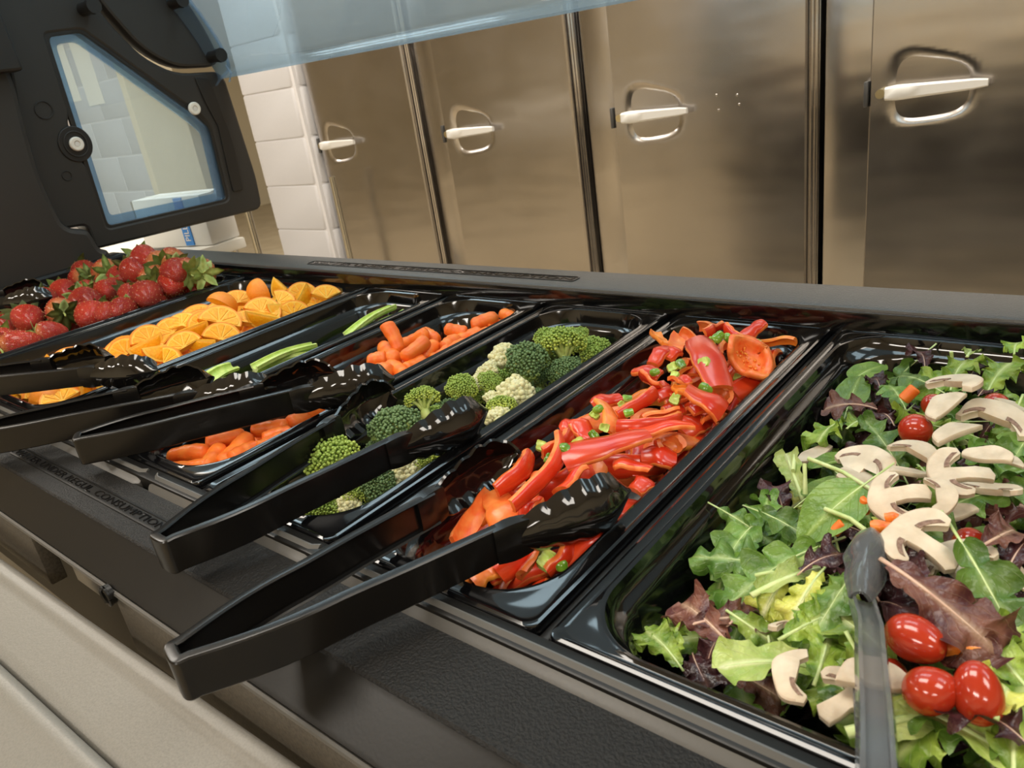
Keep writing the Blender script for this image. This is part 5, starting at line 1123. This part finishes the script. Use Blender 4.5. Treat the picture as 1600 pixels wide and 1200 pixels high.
def mush_me(kind, sd, L=.05):
    r = random.Random(sd); a = .023; pts = []
    if kind == 'cap':
        for k in range(18): t = PI * k / 17; pts.append((a * math.cos(t) * (1 + .07 * math.sin(3 * t + sd)), (.017 + .003 * math.sin(sd * 2)) * math.sin(t) * (1 + .05 * math.sin(5 * t + sd))))
        for k in range(1, 8): t = k / 8; pts.append((-a + 2 * a * t, -.0035 * math.sin(PI * t)))
    else:
        for k in range(22): t = PI * k / 21; pts.append((a * math.cos(t) * (1 + .08 * math.sin(2 * t + sd * 1.7)), (.020 + .003 * math.sin(sd * 3)) * math.sin(t) ** .85 * (1 + .05 * math.sin(4 * t + sd)) if 0 < k < 21 else 0))
        pts += [(-a * .98, -.005), (-a * .80, -.0065), (-a * .66, -.002), (-a * .45, .003), (-.0065, .0025)]
        if kind == 'full': pts += [(-.0058, -.006), (-.0064, -.014), (-.0075, -.021), (-.002, -.0235), (.0055, -.022), (.0066, -.014), (.0058, -.006)]
        pts += [(.0065, .0025), (a * .45, .003), (a * .66, -.002)]
        if kind == 'full' or sd % 2: pts += [(a * .80, -.0065), (a * .98, -.005)]
    th = .0054; bm = bmesh.new()
    def warp(x, y, z): return (x, y, z + .0034 * math.sin(x * 80 + sd) + .0024 * math.sin(y * 90 + sd * 2))
    n = len(pts); cx, cy = 0, .004
    loops = []
    for z, k in ((-th / 2, .94), (-th / 2 + .0007, 1), (th / 2 - .0007, 1), (th / 2, .94)):
        loops.append([warp(cx + (x - cx) * k, cy + (y - cy) * k, z) for x, y in pts])
    rows = add_loops(bm, loops, True)
    for row in (rows[0][::-1], rows[-1]):
        f = bm.faces.new(row); 
    for f in bm.faces: f.material_index = 0
    for f in bm.faces:
        c = f.calc_center_median()
        if len(f.verts) == 4 and c.y > .002: f.material_index = 1
    bmesh.ops.triangulate(bm, faces=[f for f in bm.faces if len(f.verts) > 4])
    me = mesh_of('mushroom_slice', bm, [M['mush'], M['mush_skin']], angle=45); kids = []
    if kind != 'cap':
        bm = bmesh.new()
        for s in ((1, -1) if kind == 'full' else (1,)):
            for sx in (-1, 1):
                if sx > 0 and not (kind == 'full' or sd % 2): continue
                A_ = [(sx * a * (.30 + .5 * i / 8), .0045 - .0075 * (i / 8) ** 2) for i in range(9)]
                lo = [bm.verts.new(warp(x, y - .0012, s * (th / 2 - .0006))) for x, y in A_]; hi = [bm.verts.new(warp(x, y - .0012, s * (th / 2 + .0005))) for x, y in A_]
                lo2 = [bm.verts.new(warp(x, y + .0022, s * (th / 2 - .0006))) for x, y in A_]; hi2 = [bm.verts.new(warp(x, y + .0022, s * (th / 2 + .0005))) for x, y in A_]
                for i in range(8):
                    bm.faces.new((lo[i], lo[i + 1], hi[i + 1], hi[i])); bm.faces.new((hi[i], hi[i + 1], hi2[i + 1], hi2[i])); bm.faces.new((hi2[i], hi2[i + 1], lo2[i + 1], lo2[i]))
        kids.append(('gills', mesh_of('gills', bm, M['gill'], False)))
    return me, kids
MM = {k: [mush_me(k, i) for i in range(6)] for k in ('cap', 'half', 'full')}
MD = {'cap': 'capless-stem half-moon mushroom slice', 'half': 'mushroom slice with a curled cap edge', 'full': 'mushroom slice with cap and stem and brown gills'}
MD['cap'] = 'plain half-moon mushroom slice'
for k, (x, y, z, hd, L, kd, tilt) in enumerate(MUSH):
    me, kids = MM[kd][k % 6]; s = L / .041; c = Vector((x, y, z + .002)); c.x = max(c.x, -.155); c.y = max(.25, c.y)
    v = (CAMP - c).normalized(); n = (Vector((0, 0, 1)) + Vector((v.x, v.y, 0)).normalized() * (.35 - math.tan(math.radians(tilt)) * .5) + Vector((R.uniform(-.15, .15), R.uniform(-.15, .15), 0))).normalized()
    d = Vector((math.cos(hd), math.sin(hd), 0)); d = (d - n * d.dot(n)).normalized(); y_ = n.cross(d)
    q = Matrix((d, y_, n)).transposed().to_quaternion()
    ranked(put('mushroom_slice', me, c, q, min(1.5, s), kids), MD[kd] + ' on the salad, {} from the left', 'mushroom', 'mushroom slices')
def tomato_me(k_):
    bm = bmesh.new(); L = []
    for i in range(17):
        t = PI * i / 16; rr = .0115 * math.sin(t) * (1 + .05 * math.sin(t * 2)); yy = -.0115 * math.cos(t) * k_
        if i in (0,): yy += .0012
        L.append([(max(rr, .0001) * math.cos(a), yy, max(rr, .0001) * math.sin(a)) for a in [2 * PI * j / 24 for j in range(24)]])
    add_loops(bm, L, True, True, True); me = mesh_of('tomato', bm, M['tomato'])
    bm = bmesh.new()
    for j in range(5):
        a = 2 * PI * j / 5; add_tube(bm, [(0, -.0112 * k_, 0), (.0014 * math.cos(a), -.0114 * k_, .0014 * math.sin(a))], [.0006, .0003], 5)
    return me, [('stem_scar', mesh_of('stem_scar', bm, M['scar']))]
TD = ['round red cherry tomato left of the mushroom heap', 'red cherry tomato near the right edge behind mushrooms', 'red cherry tomato half hidden under a mushroom slice', 'red tomato below the mushrooms beside purple lettuce', 'oval red grape tomato lying sideways right of the clear tongs', 'round grape tomato touching its upright neighbour', 'tall upright grape tomato at the lower right', 'red tomato mostly hidden behind the clear tongs']
for k, (x, y, z, r, el) in enumerate(TOMATO):
    me, kids = tomato_me(el); p = Vector((x, y, z)); s = r / .0120
    dirs = {4: (1, -.35, .1), 5: (.8, .6, .2), 6: (-.25, .5, .8), 3: (-.1, -.6, .8)}
    d = Vector(dirs.get(k, (R.uniform(-1, 1), R.uniform(-1, 1), .5))).normalized()
    tag(put('grape_tomato', me, p, qseg(p, p + d), s, kids), TD[k], 'tomato', 'tomatoes in the salad')
CD = ['flat orange-red pepper square beside the spinach leaf', 'short upright carrot piece in the middle of the salad', 'carrot chip under the mushroom slices', 'small carrot piece at the spinach leaf tip', 'carrot piece poking up left of the far tomato', 'curved orange pepper sliver right of the purple lettuce', 'long orange-red pepper sliver between the grape tomatoes', 'small carrot chip beside the mushroom stem']
for k, (x, y, z, r, kd) in enumerate(CHUNK):
    p = Vector((x, y, z + .006))
    if kd == 'cyl':
        bm = bmesh.new(); L = []
        for i, (t, w) in enumerate(((-1, .8), (-.85, 1), (.85, 1), (1, .8))):
            L.append([(w * r * .75 * math.cos(a), t * r, w * r * .75 * math.sin(a)) for a in [2 * PI * j / 16 for j in range(16)]])
        add_loops(bm, L, True, True, True); me = mesh_of('carrot_piece', bm, M['carrot'], angle=40); q = qseg(p, p + Vector((.15, .1, .9 if k == 1 else .2)))
        nm = 'carrot_piece'
    else:
        me = strip_me(r * 2, r * (1.6 if kd == 'flat' else .7), 25, .0035, 300 + k, ('pep_flesh', 'pep_orange'), .2, .3, .0003); nm = 'pepper_piece'
        d = Vector((1, .2, .1)) if kd == 'flat' else (Vector((.7, -.55, 0)) if k == 5 else Vector((.9, .5, .05))); q = qseg(p, p + d, -.2)
    tag(put(nm, me, p, q), CD[k], 'vegetable piece', 'orange vegetable pieces in the salad')

# ------------------------------------------------------------ ordinals from left to right in the picture
bpy.context.view_layer.update()
inv = cam.matrix_world.inverted()
ONES = ['', 'first', 'second', 'third', 'fourth', 'fifth', 'sixth', 'seventh', 'eighth', 'ninth', 'tenth', 'eleventh', 'twelfth', 'thirteenth', 'fourteenth', 'fifteenth', 'sixteenth', 'seventeenth', 'eighteenth', 'nineteenth']
TENS = {2: ('twentieth', 'twenty'), 3: ('thirtieth', 'thirty'), 4: ('fortieth', 'forty'), 5: ('fiftieth', 'fifty')}
def ordw(n):
    if n < 20: return ONES[n]
    t, o = divmod(n, 10); return TENS[t][0] if o == 0 else TENS[t][1] + '-' + ONES[o]
def u_of(o):
    c = inv @ o.matrix_world.translation; return c.x / -c.z
for tmpl, objs in RANK.items():
    if '{}' not in tmpl: continue
    objs.sort(key=u_of)
    if len(objs) == 1: objs[0]['label'] = tmpl.replace(', {} from the left', ''); continue
    for i, o in enumerate(objs): o['label'] = tmpl.format(ordw(i + 1)) if i < len(objs) - 1 else tmpl.replace('{} from the left', 'rightmost of its kind')
